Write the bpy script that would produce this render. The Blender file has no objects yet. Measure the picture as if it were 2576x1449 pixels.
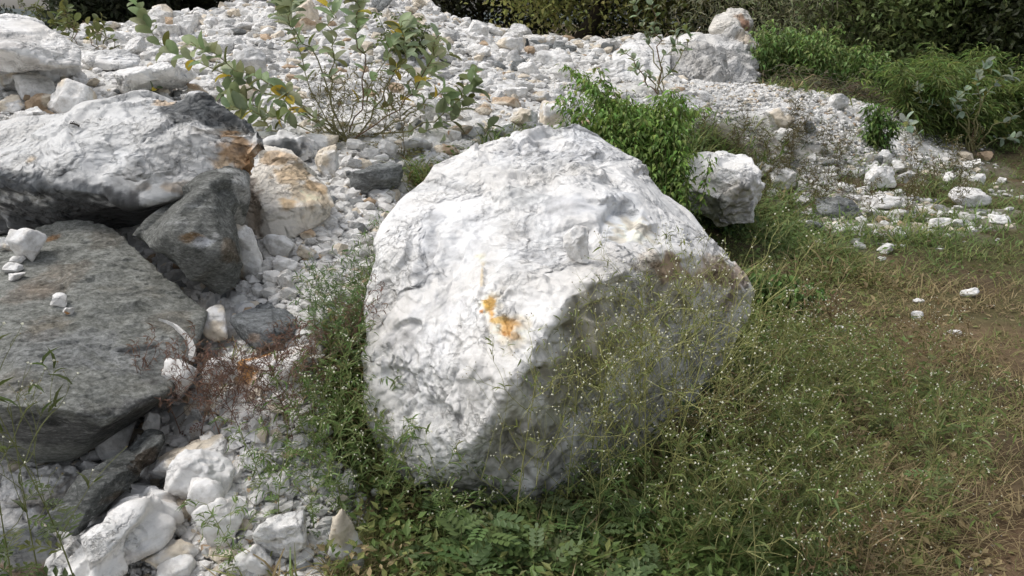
import bpy, bmesh, math, random
import numpy as np
from mathutils import Vector, Matrix
from mathutils.bvhtree import BVHTree
S = bpy.context.scene
COL = S.collection
# ------------------------------------------------------------------ camera, sky, sun, exposure
CAMZ, PITCH, FPX = 1.6, math.radians(19.0), 1945.0      # FPX: focal length for a 2576 px wide picture
cam = bpy.data.cameras.new("camera"); cam.sensor_width = 36.0; cam.lens = 36.0*FPX/2576
cam.clip_end = 3000; cam.clip_start = 0.05
co = bpy.data.objects.new("camera", cam); COL.objects.link(co)
co.location = (0, 0, CAMZ); co.rotation_euler = (math.pi/2-PITCH, 0, 0); S.camera = co
SUN_EL, SUN_AZ = math.radians(60), math.radians(-78)    # azimuth from +Y towards +X
W = bpy.data.worlds.new("World"); S.world = W; W.use_nodes = True
nt = W.node_tree; bg = nt.nodes["Background"]
sky = nt.nodes.new("ShaderNodeTexSky"); sky.sky_type = 'NISHITA'; sky.sun_disc = False
sky.sun_elevation = SUN_EL; sky.sun_rotation = SUN_AZ; sky.dust_density = 4.0; sky.air_density = 1.0; sky.ozone_density = 1.0
hs = nt.nodes.new('ShaderNodeHueSaturation'); hs.inputs['Saturation'].default_value = .35   # hazy, nearly white sky
nt.links.new(sky.outputs[0], hs.inputs['Color']); nt.links.new(hs.outputs[0], bg.inputs[0]); bg.inputs[1].default_value = 0.15
sl = bpy.data.lights.new("sun", 'SUN'); sl.energy = 1.05; sl.angle = math.radians(20.0); sl.color = (1, .97, .93)
so = bpy.data.objects.new("sun", sl); COL.objects.link(so)
sd = Vector((math.sin(SUN_AZ)*math.cos(SUN_EL), math.cos(SUN_AZ)*math.cos(SUN_EL), math.sin(SUN_EL)))
so.rotation_euler = (-sd).to_track_quat('-Z', 'Y').to_euler(); so.location = sd*50
S.view_settings.view_transform = 'Standard'; S.view_settings.look = 'None'
S.view_settings.exposure = 0.28; S.view_settings.gamma = 1.0
S.cycles.max_bounces = 6; S.cycles.diffuse_bounces = 4; S.cycles.transmission_bounces = 3; S.cycles.transparent_max_bounces = 4
S.cycles.caustics_reflective = False; S.cycles.caustics_refractive = False
rs = np.random.RandomState(7); R = random.Random(7)
# ------------------------------------------------------------------ view geometry helpers
SP, CP = math.sin(PITCH), math.cos(PITCH)
def ray(u, v):
    a = (u-1288)/FPX; b = (724.5-v)/FPX
    return np.array([a, CP+b*SP, -SP+b*CP])
def P(u, v, Y):
    d = ray(u, v); return np.array([0, 0, CAMZ])+d*(Y/d[1])
def proj(p):
    p = np.atleast_2d(p); x = p[:, 0]; y = p[:, 1]; z = p[:, 2]-CAMZ
    dep = np.maximum(y*CP-z*SP, 1e-3); up = y*SP+z*CP
    return 1288+FPX*x/dep, 724.5-FPX*up/dep, y*CP-z*SP
def inpoly(u, v, poly):
    ins = np.zeros(u.shape, bool); n = len(poly)
    for i in range(n):
        x1, y1 = poly[i]; x2, y2 = poly[(i+1) % n]
        if y1 == y2: continue
        c = ((y1 > v) != (y2 > v)) & (u < (x2-x1)*(v-y1)/(y2-y1)+x1)
        ins ^= c
    return ins
# ------------------------------------------------------------------ noise (vectorised)
def _h(ix, iy, iz, k):
    h = (ix.astype(np.int64)*374761393+iy.astype(np.int64)*668265263+iz.astype(np.int64)*2147483647+k*974634777) & 0xFFFFFFFF
    h = ((h ^ (h >> 13))*1274126177) & 0xFFFFFFFF
    h = ((h ^ (h >> 16))*2246822519) & 0xFFFFFFFF
    return ((h ^ (h >> 15)) & 0xFFFFFF)/float(0xFFFFFF)
def vnoise(p, k=0):
    i = np.floor(p); f = p-i; f = f*f*(3-2*f); i = i.astype(np.int64); r = 0
    for dx in (0, 1):
        for dy in (0, 1):
            for dz in (0, 1):
                w = (f[:, 0] if dx else 1-f[:, 0])*(f[:, 1] if dy else 1-f[:, 1])*(f[:, 2] if dz else 1-f[:, 2])
                r = r+w*_h(i[:, 0]+dx, i[:, 1]+dy, i[:, 2]+dz, k)
    return r*2-1
def fbm(p, k=0, o=4, g=.5):
    s = 0; a = 1.0
    for j in range(o):
        s = s+a*vnoise(p*2**j+j*13.7, k+j); a *= g
    return s
def facets(p, k=0):
    """each cell of a 3-D Voronoi is a tilted chip; returns (height, border distance)"""
    i = np.floor(p).astype(np.int64); b1 = np.full(len(p), 9.); b2 = b1.copy(); h = np.zeros(len(p))
    for dx in (-1, 0, 1):
        for dy in (-1, 0, 1):
            for dz in (-1, 0, 1):
                a, b, c = i[:, 0]+dx, i[:, 1]+dy, i[:, 2]+dz
                q = p-np.stack([a+_h(a, b, c, k), b+_h(a, b, c, k+1), c+_h(a, b, c, k+2)], 1)
                d = (q*q).sum(1)
                hh = q[:, 0]*(_h(a, b, c, k+3)*2-1)+q[:, 1]*(_h(a, b, c, k+4)*2-1)+q[:, 2]*(_h(a, b, c, k+5)*2-1)+(_h(a, b, c, k+6)-.5)*.5
                m = d < b1
                b2 = np.where(m, b1, np.minimum(b2, d)); h = np.where(m, hh, h); b1 = np.where(m, d, b1)
    return h, np.sqrt(b2)-np.sqrt(b1)
def soft_facets(p, k=0, sharp=9.0):
    """tilted planes that meet in creases instead of steps"""
    i = np.floor(p).astype(np.int64); sw = np.zeros(len(p)); sh = np.zeros(len(p))
    for dx in (-1, 0, 1):
        for dy in (-1, 0, 1):
            for dz in (-1, 0, 1):
                a, b, c = i[:, 0]+dx, i[:, 1]+dy, i[:, 2]+dz
                q = p-np.stack([a+_h(a, b, c, k), b+_h(a, b, c, k+1), c+_h(a, b, c, k+2)], 1)
                hh = q[:, 0]*(_h(a, b, c, k+3)*2-1)+q[:, 1]*(_h(a, b, c, k+4)*2-1)+q[:, 2]*(_h(a, b, c, k+5)*2-1)+(_h(a, b, c, k+6)-.5)*.5
                w = np.exp(-sharp*(q*q).sum(1)); sw += w; sh += w*hh
    return sh/(sw+1e-12)
def sstep(a, b, x):
    t = np.clip((x-a)/(b-a), 0, 1); return t*t*(3-2*t)
# ------------------------------------------------------------------ terrain height
TC = [(0, 1449, 1.95), (-300, 1449, 2.0), (400, 1449, 1.86), (330, 1350, 2.02), (250, 1240, 2.2), (360, 1120, 2.5), (850, 1300, 2.1), (850, 1449, 1.85), (600, 980, 2.4), (850, 1000, 2.5),
      (680, 800, 2.8), (700, 650, 3.3), (780, 520, 4.0), (850, 370, 5.2), (400, 620, 3.6), (100, 620, 3.6), (-200, 620, 3.6), (150, 1170, 2.3), (-200, 1170, 2.3),
      (100, 250, 6.0), (300, 230, 6.4), (200, 150, 8.0), (-200, 200, 6.5), (500, 90, 12), (700, 150, 9.0), (800, -12, 13), (600, 10, 13.5), (950, -8, 14), (1060, 20, 15), (1180, 60, 15.5),
      (1300, 330, 6.0), (1100, 400, 5.0), (1300, 250, 7.5), (1300, 170, 10.), (1300, 110, 15.), (1450, 112, 20), (1650, 100, 16.5), (1600, 200, 9.5),
      (1800, 212, 9.9), (1860, 216, 9.4), (1980, 226, 9.3), (2100, 240, 9.5), (2240, 262, 10.0), (1950, 330, 8.3), (2150, 330, 8.6), (1900, 110, 15), (300, 75, 15), (120, 85, 15), (-200, 90, 13)]
TC0 = [(1100, 1290), (1250, 1449), (1600, 1449), (2000, 1449), (2576, 1449), (3000, 1449), (1400, 1150), (1750, 1050), (2100, 1050), (2576, 1050), (3000, 1000),
       (1850, 800), (2200, 760), (2576, 760), (1900, 600), (2200, 560), (2576, 520), (2000, 470), (2300, 420), (2576, 380), (2900, 400), (1500, 800)]
pts = [P(*t) for t in TC]
for u, v in TC0:
    d = ray(u, v); pts.append(np.array([0, 0, CAMZ])+d*(CAMZ/-d[2]))
pts = [tuple(p) for p in pts]
for th, r, z in [(-60, 2, .3), (-60, 4, .9), (-60, 8, 1.2), (-60, 20, .8), (-100, 2, .2), (-100, 6, .5), (-150, 4, 0), (150, 4, 0), (60, 3, 0), (60, 12, 0), (100, 5, 0),
                 (-60, 60, 0), (-20, 60, 0), (0, 60, .3), (30, 60, 0), (60, 60, 0), (0, 300, 0), (-50, 300, 0), (50, 300, 0), (20, 18, .5), (30, 16, .3), (0, .6, .05), (-40, .7, .1), (40, .7, 0),
                 (-33, 30, .6), (-15, 25, 1.0), (5, 30, .9), (-170, 40, 0), (170, 40, 0), (-100, 40, 0), (100, 40, 0)]:
    pts.append((r*math.sin(math.radians(th)), r*math.cos(math.radians(th)), z))
for u_ in (1890, 2000, 2110, 2220, 2330): pts.append((P(u_, 200, 11.9)[0], 11.9, .42))
pts = np.array(pts)
def _pol(x, y): return np.stack([np.arctan2(x, y)*1.3, np.log(np.hypot(x, y)+.05)], 1)
_q = _pol(pts[:, 0], pts[:, 1])
_ph = lambda a, b: np.sqrt(((a[:, None]-b[None])**2).sum(2)+.01)
_wt = np.linalg.solve(_ph(_q, _q)+np.eye(len(_q))*.02*-1, pts[:, 2]-.3)
def tz(x, y):
    x = np.atleast_1d(np.asarray(x, float)); y = np.atleast_1d(np.asarray(y, float)); out = np.empty(len(x))
    for s in range(0, len(x), 20000):
        out[s:s+20000] = .3+_ph(_pol(x[s:s+20000], y[s:s+20000]), _q) @ _wt
    return out
def G(u, v, ymax=70):
    """the point of the terrain seen at a pixel"""
    d = ray(u, v); ys = np.geomspace(1.0, ymax, 500); p = np.array([0, 0, CAMZ])+d[None]*(ys/d[1])[:, None]
    below = p[:, 2] < tz(p[:, 0], p[:, 1]); k = int(np.argmax(below)) if below.any() else len(ys)-1
    q = p[k].copy(); q[2] = tz(q[0], q[1])[0]; return q
RUB = [(-4000, 4000), (930, 4000), (900, 1250), (780, 1080), (800, 860), (930, 620), (1060, 430), (1450, 340), (1740, 330), (1800, 290), (1900, 330), (2020, 360),
       (2120, 390), (2300, 400), (2400, 420), (2420, 390), (2350, 330), (2280, 250), (1900, 200), (1915, 60), (1700, 60), (1450, 95), (1300, 60), (1200, -60), (-4000, -60)]
RUB2 = [(1900, 330), (2120, 330), (2380, 350), (2560, 540), (2200, 600), (1980, 540)]
def rub(x, y):
    x = np.atleast_1d(x); y = np.atleast_1d(y); z = tz(x, y)
    u, v, dep = proj(np.stack([x, y, z], 1)); s = 0
    for a, b in ((0, 0), (55, 0), (-55, 0), (0, 30), (0, -30), (40, 25), (-40, -25), (110, 10), (20, 60)):
        w = np.where(u > 1700, 1.0, .3); s = s+_rub(x, y, u-a*w, v-b*w, dep)
    return s/9
def _rub(x, y, u, v, dep):
    u = u+0; v = v+0; n = fbm(np.stack([x*1.7, y*1.7, x*0+3], 1), 5, 3)
    u = u+n*(38+100/np.maximum(dep, 1)); v = v+n*(16+60/np.maximum(dep, 1))
    m = (inpoly(u, v, RUB)*1.0); m = np.maximum(m, inpoly(u, v, RUB2)*.5*(n > -.15))
    m = np.where(dep < .6, (x < -.3)*1.0, m)
    return m*(np.hypot(x, y) < 21)
# ------------------------------------------------------------------ mesh builder
class MB:
    def __init__(s): s.V = []; s.T = []; s.Q = []; s.C = []; s.n = 0
    def add(s, V, T=None, Q=None, c=(.5, .5, .5)):
        V = np.asarray(V, float)
        if T is not None and len(T): s.T.append(np.asarray(T)+s.n)
        if Q is not None and len(Q): s.Q.append(np.asarray(Q)+s.n)
        c = np.asarray(c, float)
        s.C.append(np.broadcast_to(c, (len(V), 3)) if c.ndim == 1 else c); s.V.append(V); s.n += len(V)
    def tube(s, path, r0, r1, c, k=4):
        path = np.asarray(path, float); n = len(path)
        t = np.gradient(path, axis=0); t /= np.linalg.norm(t, axis=1)[:, None]+1e-9
        ref = np.array([0, 0, 1.]) if abs(t[0, 2]) < .9 else np.array([1., 0, 0])
        a = np.cross(t, ref); a /= np.linalg.norm(a, axis=1)[:, None]+1e-9; b = np.cross(t, a)
        rr = np.linspace(r0, r1, n)[:, None]; V = []
        for j in range(k):
            g = 2*math.pi*j/k; V.append(path+(a*math.cos(g)+b*math.sin(g))*rr)
        V = np.stack(V, 1).reshape(-1, 3)
        Q = [(i*k+j, i*k+(j+1) % k, (i+1)*k+(j+1) % k, (i+1)*k+j) for i in range(n-1) for j in range(k)]
        s.add(V, None, Q, c)
    def leaves(s, tpl, pos, d, up, size, width, c):
        """copies of a leaf template: local x across, y along, z up"""
        TV, TT, TQ = tpl; pos = np.asarray(pos, float); n = len(pos)
        if not n: return
        d = np.asarray(d, float); d = d/(np.linalg.norm(d, axis=1)[:, None]+1e-9)
        x = np.cross(d, np.asarray(up, float)); x /= np.linalg.norm(x, axis=1)[:, None]+1e-9; z = np.cross(x, d)
        sz = np.broadcast_to(np.asarray(size, float), (n,))[:, None, None]; wd = np.broadcast_to(np.asarray(width, float), (n,))[:, None, None]
        V = pos[:, None]+sz*(TV[None, :, 0:1]*wd*x[:, None]+TV[None, :, 1:2]*d[:, None]+TV[None, :, 2:3]*z[:, None])
        k = len(TV); off = (np.arange(n)*k)[:, None, None]
        T = (np.asarray(TT)[None]+off).reshape(-1, 3) if len(TT) else None
        Q = (np.asarray(TQ)[None]+off).reshape(-1, 4) if len(TQ) else None
        c = np.asarray(c, float); c = np.repeat(c, k, 0) if c.ndim == 2 else c
        s.add(V.reshape(-1, 3), T, Q, c)
    def build(s, name, mat, parent=None, smooth=False, origin=None):
        V = np.concatenate(s.V); C = np.concatenate(s.C)
        if origin is not None: V = V-np.asarray(origin)
        return mk(name, V, np.concatenate(s.T) if s.T else None, np.concatenate(s.Q) if s.Q else None, C, mat, parent, smooth, origin)
def mkmesh(name, V, T, Q, C, mat, smooth):
    me = bpy.data.meshes.new(name); nT = 0 if T is None else len(T); nQ = 0 if Q is None else len(Q)
    me.vertices.add(len(V)); me.vertices.foreach_set("co", np.asarray(V, np.float32).ravel())
    lv = np.concatenate([a.ravel() for a in (T, Q) if a is not None]).astype(np.int32)
    st = np.concatenate([np.arange(nT)*3, nT*3+np.arange(nQ)*4]).astype(np.int32)
    me.loops.add(len(lv)); me.loops.foreach_set("vertex_index", lv)
    me.polygons.add(nT+nQ); me.polygons.foreach_set("loop_start", st)
    me.polygons.foreach_set("use_smooth", np.full(nT+nQ, smooth))
    me.update(calc_edges=True)
    if C is not None:
        at = me.color_attributes.new("col", 'FLOAT_COLOR', 'POINT')
        at.data.foreach_set("color", np.concatenate([C, np.ones((len(V), 1))], 1).astype(np.float32).ravel())
    me.materials.append(mat); return me
def mk(name, V, T, Q, C, mat, parent=None, smooth=True, origin=None):
    o = bpy.data.objects.new(name, mkmesh(name, V, T, Q, C, mat, smooth)); COL.objects.link(o)
    if parent: o.parent = parent
    elif origin is not None: o.location = origin
    return o
def tag(o, label=None, cat=None, group=None, kind=None):
    if label: o['label'] = label
    if cat: o['category'] = cat
    if group: o['group'] = group
    if kind: o['kind'] = kind
    return o
def thing(name, loc, label, cat, group=None):
    o = bpy.data.objects.new(name, None); COL.objects.link(o); o.location = loc; o.empty_display_size = .1
    return tag(o, label, cat, group)
def dup(root, loc, rz, sc, label=None, group=None):
    r = root.copy(); COL.objects.link(r); r.location = loc; r.rotation_euler = (0, 0, rz); r.scale = (sc,)*3
    if label: r['label'] = label
    if group: r['group'] = group
    for ch in root.children:
        c = ch.copy(); COL.objects.link(c); c.parent = r
    return r
# ------------------------------------------------------------------ materials
def N(nt, t, **kw):
    n = nt.nodes.new(t)
    for k, v in kw.items():
        if k in n.inputs: n.inputs[k].default_value = v
        else: setattr(n, k, v)
    return n
def ramp(nt, src, stops):
    r = nt.nodes.new("ShaderNodeValToRGB"); e = r.color_ramp.elements
    while len(e) < len(stops): e.new(.5)
    for i, (p, c) in enumerate(stops): e[i].position = p; e[i].color = (c, c, c, 1) if isinstance(c, (int, float)) else (*c, 1)
    nt.links.new(src, r.inputs[0]); return r.outputs[0]
def mix(nt, fac, a, b, mode='MIX'):
    m = nt.nodes.new("ShaderNodeMix"); m.data_type = 'RGBA'; m.blend_type = mode; m.clamp_factor = True
    for sock, val in ((m.inputs[0], fac), (m.inputs[6], a), (m.inputs[7], b)):
        if hasattr(val, 'is_output'): nt.links.new(val, sock)
        elif isinstance(val, (int, float)): sock.default_value = val
        else: sock.default_value = (*val, 1)
    return m.outputs[2]
def base_mat(name, rough, spec=.3):
    m = bpy.data.materials.new(name); m.use_nodes = True; nt = m.node_tree; b = nt.nodes["Principled BSDF"]
    b.inputs["Roughness"].default_value = rough; b.inputs["Specular IOR Level"].default_value = spec
    at = nt.nodes.new("ShaderNodeVertexColor"); at.layer_name = "col"
    tc = nt.nodes.new("ShaderNodeTexCoord"); oi = nt.nodes.new("ShaderNodeObjectInfo")
    ad = nt.nodes.new("ShaderNodeVectorMath"); ad.operation = 'MULTIPLY_ADD'; ad.inputs[1].default_value = (1, 1, 1)
    sc = nt.nodes.new("ShaderNodeVectorMath"); sc.operation = 'SCALE'; sc.inputs[0].default_value = (37, 53, 71)
    nt.links.new(oi.outputs["Random"], sc.inputs[3]); nt.links.new(tc.outputs["Object"], ad.inputs[0]); nt.links.new(sc.outputs[0], ad.inputs[2])
    return m, nt, b, at.outputs[0], ad.outputs[0]
def noise(nt, vec, scale, detail=4, rough=.55, dist=0., stretch=None, rot=None):
    if stretch or rot:
        mp = nt.nodes.new("ShaderNodeMapping"); nt.links.new(vec, mp.inputs[0]); vec = mp.outputs[0]
        if stretch: mp.inputs[3].default_value = stretch
        if rot: mp.inputs[2].default_value = rot
    n = N(nt, "ShaderNodeTexNoise", Scale=scale, Detail=detail, Roughness=rough, Distortion=dist); nt.links.new(vec, n.inputs["Vector"]); return n.outputs[0]
def bumps(nt, b, hs):
    prev = None
    for h, st, di in hs:
        bp = nt.nodes.new("ShaderNodeBump"); bp.inputs["Strength"].default_value = st; bp.inputs["Distance"].default_value = di
        nt.links.new(h, bp.inputs["Height"])
        if prev: nt.links.new(prev, bp.inputs["Normal"])
        prev = bp.outputs[0]
    nt.links.new(prev, b.inputs["Normal"])
def chips(nt, vec, scale):
    nz = N(nt, "ShaderNodeTexNoise", Scale=scale*.6, Detail=4); nt.links.new(vec, nz.inputs["Vector"])
    ad = nt.nodes.new("ShaderNodeVectorMath"); ad.operation = 'MULTIPLY_ADD'; ad.inputs[1].default_value = (1.1/scale,)*3; nt.links.new(nz.outputs["Color"], ad.inputs[0]); nt.links.new(vec, ad.inputs[2])
    mp = nt.nodes.new("ShaderNodeMapping"); mp.inputs[2].default_value = (.6, .5, .9); mp.inputs[3].default_value = (1, .7, 1.35); nt.links.new(ad.outputs[0], mp.inputs[0])
    v = N(nt, "ShaderNodeTexVoronoi", Scale=scale); v.distance = 'MANHATTAN'; nt.links.new(mp.outputs[0], v.inputs["Vector"]); return v.outputs["Distance"]
def mul(nt, a, b):
    m = nt.nodes.new("ShaderNodeMath"); m.operation = 'MULTIPLY'; nt.links.new(a, m.inputs[0]); nt.links.new(b, m.inputs[1]); return m.outputs[0]
def chipmat(name="marble_chip"):
    m, nt, b, col, vec = base_mat(name, .65, .3)
    c = mix(nt, ramp(nt, noise(nt, vec, 5, 6, .65), [(.45, 0), (.65, .5)]), col, (.68, .66, .62), 'MULTIPLY'); c = mix(nt, ramp(nt, noise(nt, vec, 24, 6, .7), [(.40, .6), (.54, 0)]), c, (.60, .58, .55), 'MULTIPLY')
    nt.links.new(c, b.inputs["Base Color"]); bumps(nt, b, [(chips(nt, vec, 9), .6, .025), (noise(nt, vec, 9, 9, .75), .45, .03)]); return m
def marble(name="marble"):
    m, nt, b, col, vec = base_mat(name, .62, .35)
    big = noise(nt, vec, 2.3, 5, .6, .4); c = mix(nt, ramp(nt, big, [(.45, 0), (.72, .55)]), col, (.70, .66, .60), 'MULTIPLY')
    vein = noise(nt, vec, 3.0, 9, .7, 1.4, (1, .5, 2.2), (.5, .6, .4))
    c = mix(nt, ramp(nt, vein, [(.42, 0), (.485, .42), (.505, .08), (.62, .0)]), c, (.50, .52, .54), 'MULTIPLY')
    blot = noise(nt, vec, 9, 8, .72, .8)
    c = mix(nt, ramp(nt, blot, [(.55, 0), (.66, .42)]), c, (.68, .68, .67), 'MULTIPLY')
    fine = noise(nt, vec, 42, 8, .75); c = mix(nt, ramp(nt, fine, [(.38, .5), (.48, 0)]), c, (.62, .61, .59), 'MULTIPLY')
    nt.links.new(c, b.inputs["Base Color"])
    mk_ = ramp(nt, noise(nt, vec, 2.2, 4, .6, .5), [(.48, .10), (.58, 1)]); mk2 = ramp(nt, noise(nt, vec, 3.1, 4, .6, .3), [(.47, .12), (.57, 1)])
    ck = N(nt, "ShaderNodeTexVoronoi", Scale=4.5); ck.feature = 'DISTANCE_TO_EDGE'
    nz = N(nt, "ShaderNodeTexNoise", Scale=5, Detail=7, Roughness=.65); nt.links.new(vec, nz.inputs["Vector"])
    ad = nt.nodes.new("ShaderNodeVectorMath"); ad.operation = 'MULTIPLY_ADD'; ad.inputs[1].default_value = (.35, .35, .35); nt.links.new(nz.outputs["Color"], ad.inputs[0]); nt.links.new(vec, ad.inputs[2]); nt.links.new(ad.outputs[0], ck.inputs["Vector"])
    c0 = mix(nt, .35, mix(nt, ramp(nt, big, [(.45, 0), (.72, .55)]), col, (.70, .66, .60), 'MULTIPLY'), c); c = mix(nt, mk2, c0, c)
    ce = ramp(nt, ck.outputs["Distance"], [(0, 0), (.035, 1)]); c2 = mix(nt, ramp(nt, ck.outputs["Distance"], [(0, .65), (.018, 0)]), c, (.40, .39, .37), 'MULTIPLY'); c2 = mix(nt, mk2, c, c2); nt.links.new(c2, b.inputs["Base Color"])
    bumps(nt, b, [(mul(nt, chips(nt, vec, 8), mk_), .5, .045), (mul(nt, noise(nt, vec, 13, 8, .72, .2, (1, .5, 1.3), (.9, .35, .5)), mk2), .32, .035), (mul(nt, chips(nt, vec, 27), mk2), .55, .015), (mul(nt, ce, mk2), .6, .014), (noise(nt, vec, 34, 10, .78), .22, .012)]); return m
def gneiss(name="gneiss"):
    m, nt, b, col, vec = base_mat(name, .75, .25)
    st = noise(nt, vec, 24, 9, .72, .4, (.6, .9, 1.7), (.5, .25, .3)); c = mix(nt, ramp(nt, st, [(.36, .7), (.55, 0)]), col, (.45, .46, .43), 'MULTIPLY')
    c = mix(nt, ramp(nt, st, [(.56, 0), (.72, .55)]), c, (.56, .57, .54))
    br = noise(nt, vec, 3, 6, .6, .5); c = mix(nt, ramp(nt, br, [(.60, 0), (.75, .4)]), c, (.20, .16, .10))
    fine = noise(nt, vec, 70, 8, .78, .2, (.7, .9, 1.5), (.5, .25, .3)); c = mix(nt, ramp(nt, fine, [(.4, .8), (.54, 0)]), c, (.36, .37, .35), 'MULTIPLY'); c = mix(nt, ramp(nt, fine, [(.56, 0), (.66, .5)]), c, (.62, .63, .60))
    nt.links.new(c, b.inputs["Base Color"])
    bumps(nt, b, [(chips(nt, vec, 7), .3, .03), (st, .9, .03), (fine, .8, .01)]); return m
def leafmat(name, trans=.35, rough=.5):
    m, nt, b, col, vec = base_mat(name, rough, .3)
    n = noise(nt, vec, 20, 3); c = mix(nt, ramp(nt, n, [(.3, .5), (.65, 0)]), col, (.6, .62, .5), 'MULTIPLY'); nt.links.new(c, b.inputs["Base Color"])
    tr = nt.nodes.new("ShaderNodeBsdfTranslucent"); nt.links.new(c, tr.inputs[0]); mx = nt.nodes.new("ShaderNodeMixShader"); mx.inputs[0].default_value = trans
    nt.links.new(b.outputs[0], mx.inputs[1]); nt.links.new(tr.outputs[0], mx.inputs[2]); nt.links.new(mx.outputs[0], nt.nodes["Material Output"].inputs[0]); return m
def plain(name, rough=.8, var=.5, sc=30):
    m, nt, b, col, vec = base_mat(name, rough, .2); n = noise(nt, vec, sc, 6, .65)
    c = mix(nt, ramp(nt, n, [(.35, var), (.62, 0)]), col, (.45, .43, .4), 'MULTIPLY'); nt.links.new(c, b.inputs["Base Color"])
    bumps(nt, b, [(n, .5, .01)]); return m
M_MARBLE, M_GNEISS, M_CHIP = marble(), gneiss(), chipmat()
M_LEAF, M_STEM, M_DRY = leafmat("leaf_green"), plain("plant_stem", .7, .3), plain("dry_plant", .9, .3)
M_FLOWER = plain("white_petal", .6, .1); M_GROUND = plain("earth_and_rubble", .95, .55, 18); M_BARK = plain("bark", .9, .7, 14)
# ------------------------------------------------------------------ ground sheet
th = np.radians(np.concatenate([np.arange(-180, -62, 4.), np.arange(-62, -42, .3), np.arange(-42, 42.01, .15), np.arange(42.3, 62, .3), np.arange(64, 180.1, 4.)]))
lr = np.concatenate([np.log(np.linspace(.25, 1.1, 8)), np.linspace(math.log(1.2), math.log(26), 380), np.log(np.geomspace(28, 900, 26))])
A, B = np.meshgrid(th, lr, indexing='ij'); gx = (np.exp(B)*np.sin(A)).ravel(); gy = (np.exp(B)*np.cos(A)).ravel()
gz = tz(gx, gy); gm = rub(gx, gy); gr = np.hypot(gx, gy)
q = np.stack([gx, gy, gz], 1)
h1, e1 = facets(q*3.2, 11); h2, e2 = facets(q*8.5, 17); h3, e3 = facets(q*20, 23)
fade = (gr < 26)
gz2 = gz+fade*(gm*(h1*.03+h2*.02+h3*.012*(gr < 8))+.02*fbm(q*4, 3, 3))
soil = np.array([.115, .083, .048]); soil2 = np.array([.25, .155, .10]); green = np.array([.09, .085, .035])
gu, gv, gd = proj(np.stack([gx, gy, gz], 1))
nz = fbm(q*1.3, 9, 4); path = sstep(2420, 2660, gu+nz*110)*sstep(800, 1100, gv)
ct = soil[None]*(1+.5*nz[:, None]); ct = ct+(green-ct)*sstep(-.4, .5, fbm(q*2.1, 31, 3))[:, None]*.7; ct = ct+(soil2-ct)*path[:, None]*sstep(-.2, .5, nz)[:, None]
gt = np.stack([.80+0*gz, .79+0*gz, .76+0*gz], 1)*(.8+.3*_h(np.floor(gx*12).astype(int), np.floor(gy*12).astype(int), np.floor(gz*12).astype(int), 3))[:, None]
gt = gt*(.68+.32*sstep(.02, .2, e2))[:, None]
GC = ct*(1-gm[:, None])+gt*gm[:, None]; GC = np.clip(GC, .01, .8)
na, nb = len(th), len(lr); idx = np.arange(na*nb).reshape(na, nb)
Qg = np.stack([idx[:-1, :-1], idx[:-1, 1:], idx[1:, 1:], idx[1:, :-1]], -1).reshape(-1, 4)
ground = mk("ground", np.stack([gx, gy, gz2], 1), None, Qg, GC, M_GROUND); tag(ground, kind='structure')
# ------------------------------------------------------------------ rocks
_ico = {}
def ico(sub):
    if sub not in _ico:
        bm = bmesh.new(); bmesh.ops.create_icosphere(bm, subdivisions=sub, radius=1); bm.verts.ensure_lookup_table()
        _ico[sub] = (np.array([v.co[:] for v in bm.verts]), np.array([[v.index for v in f.verts] for f in bm.faces])); bm.free()
    return _ico[sub]
WHITE, CREAM, TAN, PALE, GREY, DARK, ORNG = [np.array(c) for c in ((.82, .81, .79), (.74, .66, .54), (.50, .37, .25), (.55, .55, .54), (.27, .28, .28), (.12, .125, .125), (.52, .26, .08))]
KC = {'W': (WHITE, WHITE), 'C': (WHITE, CREAM), 'T': (CREAM, TAN), 'P': (PALE, WHITE), 'G': (GREY, GREY*1.3), 'D': (DARK, GREY), 'O': (WHITE, ORNG), 'M': (WHITE, DARK), 'B': (TAN*.5, GREY)}
def rock_shape(seed, dims, sub, npl=12, p=42, rough=1.0):
    r_ = np.random.RandomState(seed); D, F = ico(sub)
    nrm = r_.normal(size=(npl, 3)); nrm /= np.linalg.norm(nrm, axis=1)[:, None]; dd = .55+.45*r_.rand(npl)
    nrm = np.concatenate([nrm, [[1, 0, 0], [-1, 0, 0], [0, 1, 0], [0, -1, 0], [0, 0, 1], [0, 0, -1]]]); dd = np.concatenate([dd, np.ones(6)])
    k = np.maximum(D @ nrm.T/dd[None], 0); r = (k**p).sum(1)**(-1/p)
    V = D*r[:, None]; V /= np.abs(V).max(0)[None]; V = V*np.asarray(dims)[None]/2
    s = max(dims); o = r_.rand(3)*90
    if sub >= 3:
        h = soft_facets(V/s*3.6+o, seed % 97, 12); h2, e2 = facets(V/s*8+o, seed % 89)
        dsp = s*(.05*h+.028*h2+.012*fbm(V/s*9+o, seed % 83, 3))*rough
    else: dsp = s*.05*fbm(V/s*3+o, seed % 83, 2)*rough
    V = V+D*dsp[:, None]; return V, F
def rock_cols(V, kind, seed):
    a, b = KC[kind]; s = np.abs(V).max()+1e-6; o = (seed*7.13) % 50
    n = fbm(V/s*1.1+o, seed % 71, 4); w = sstep(.0, .35, n+(.15 if kind in 'TMB' else (-.3 if kind == 'O' else 0)))[:, None]
    return np.clip((a*(1-w)+b*w)*(1+.08*fbm(V/s*5+o, 3, 3))[:, None], .01, .86)
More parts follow.
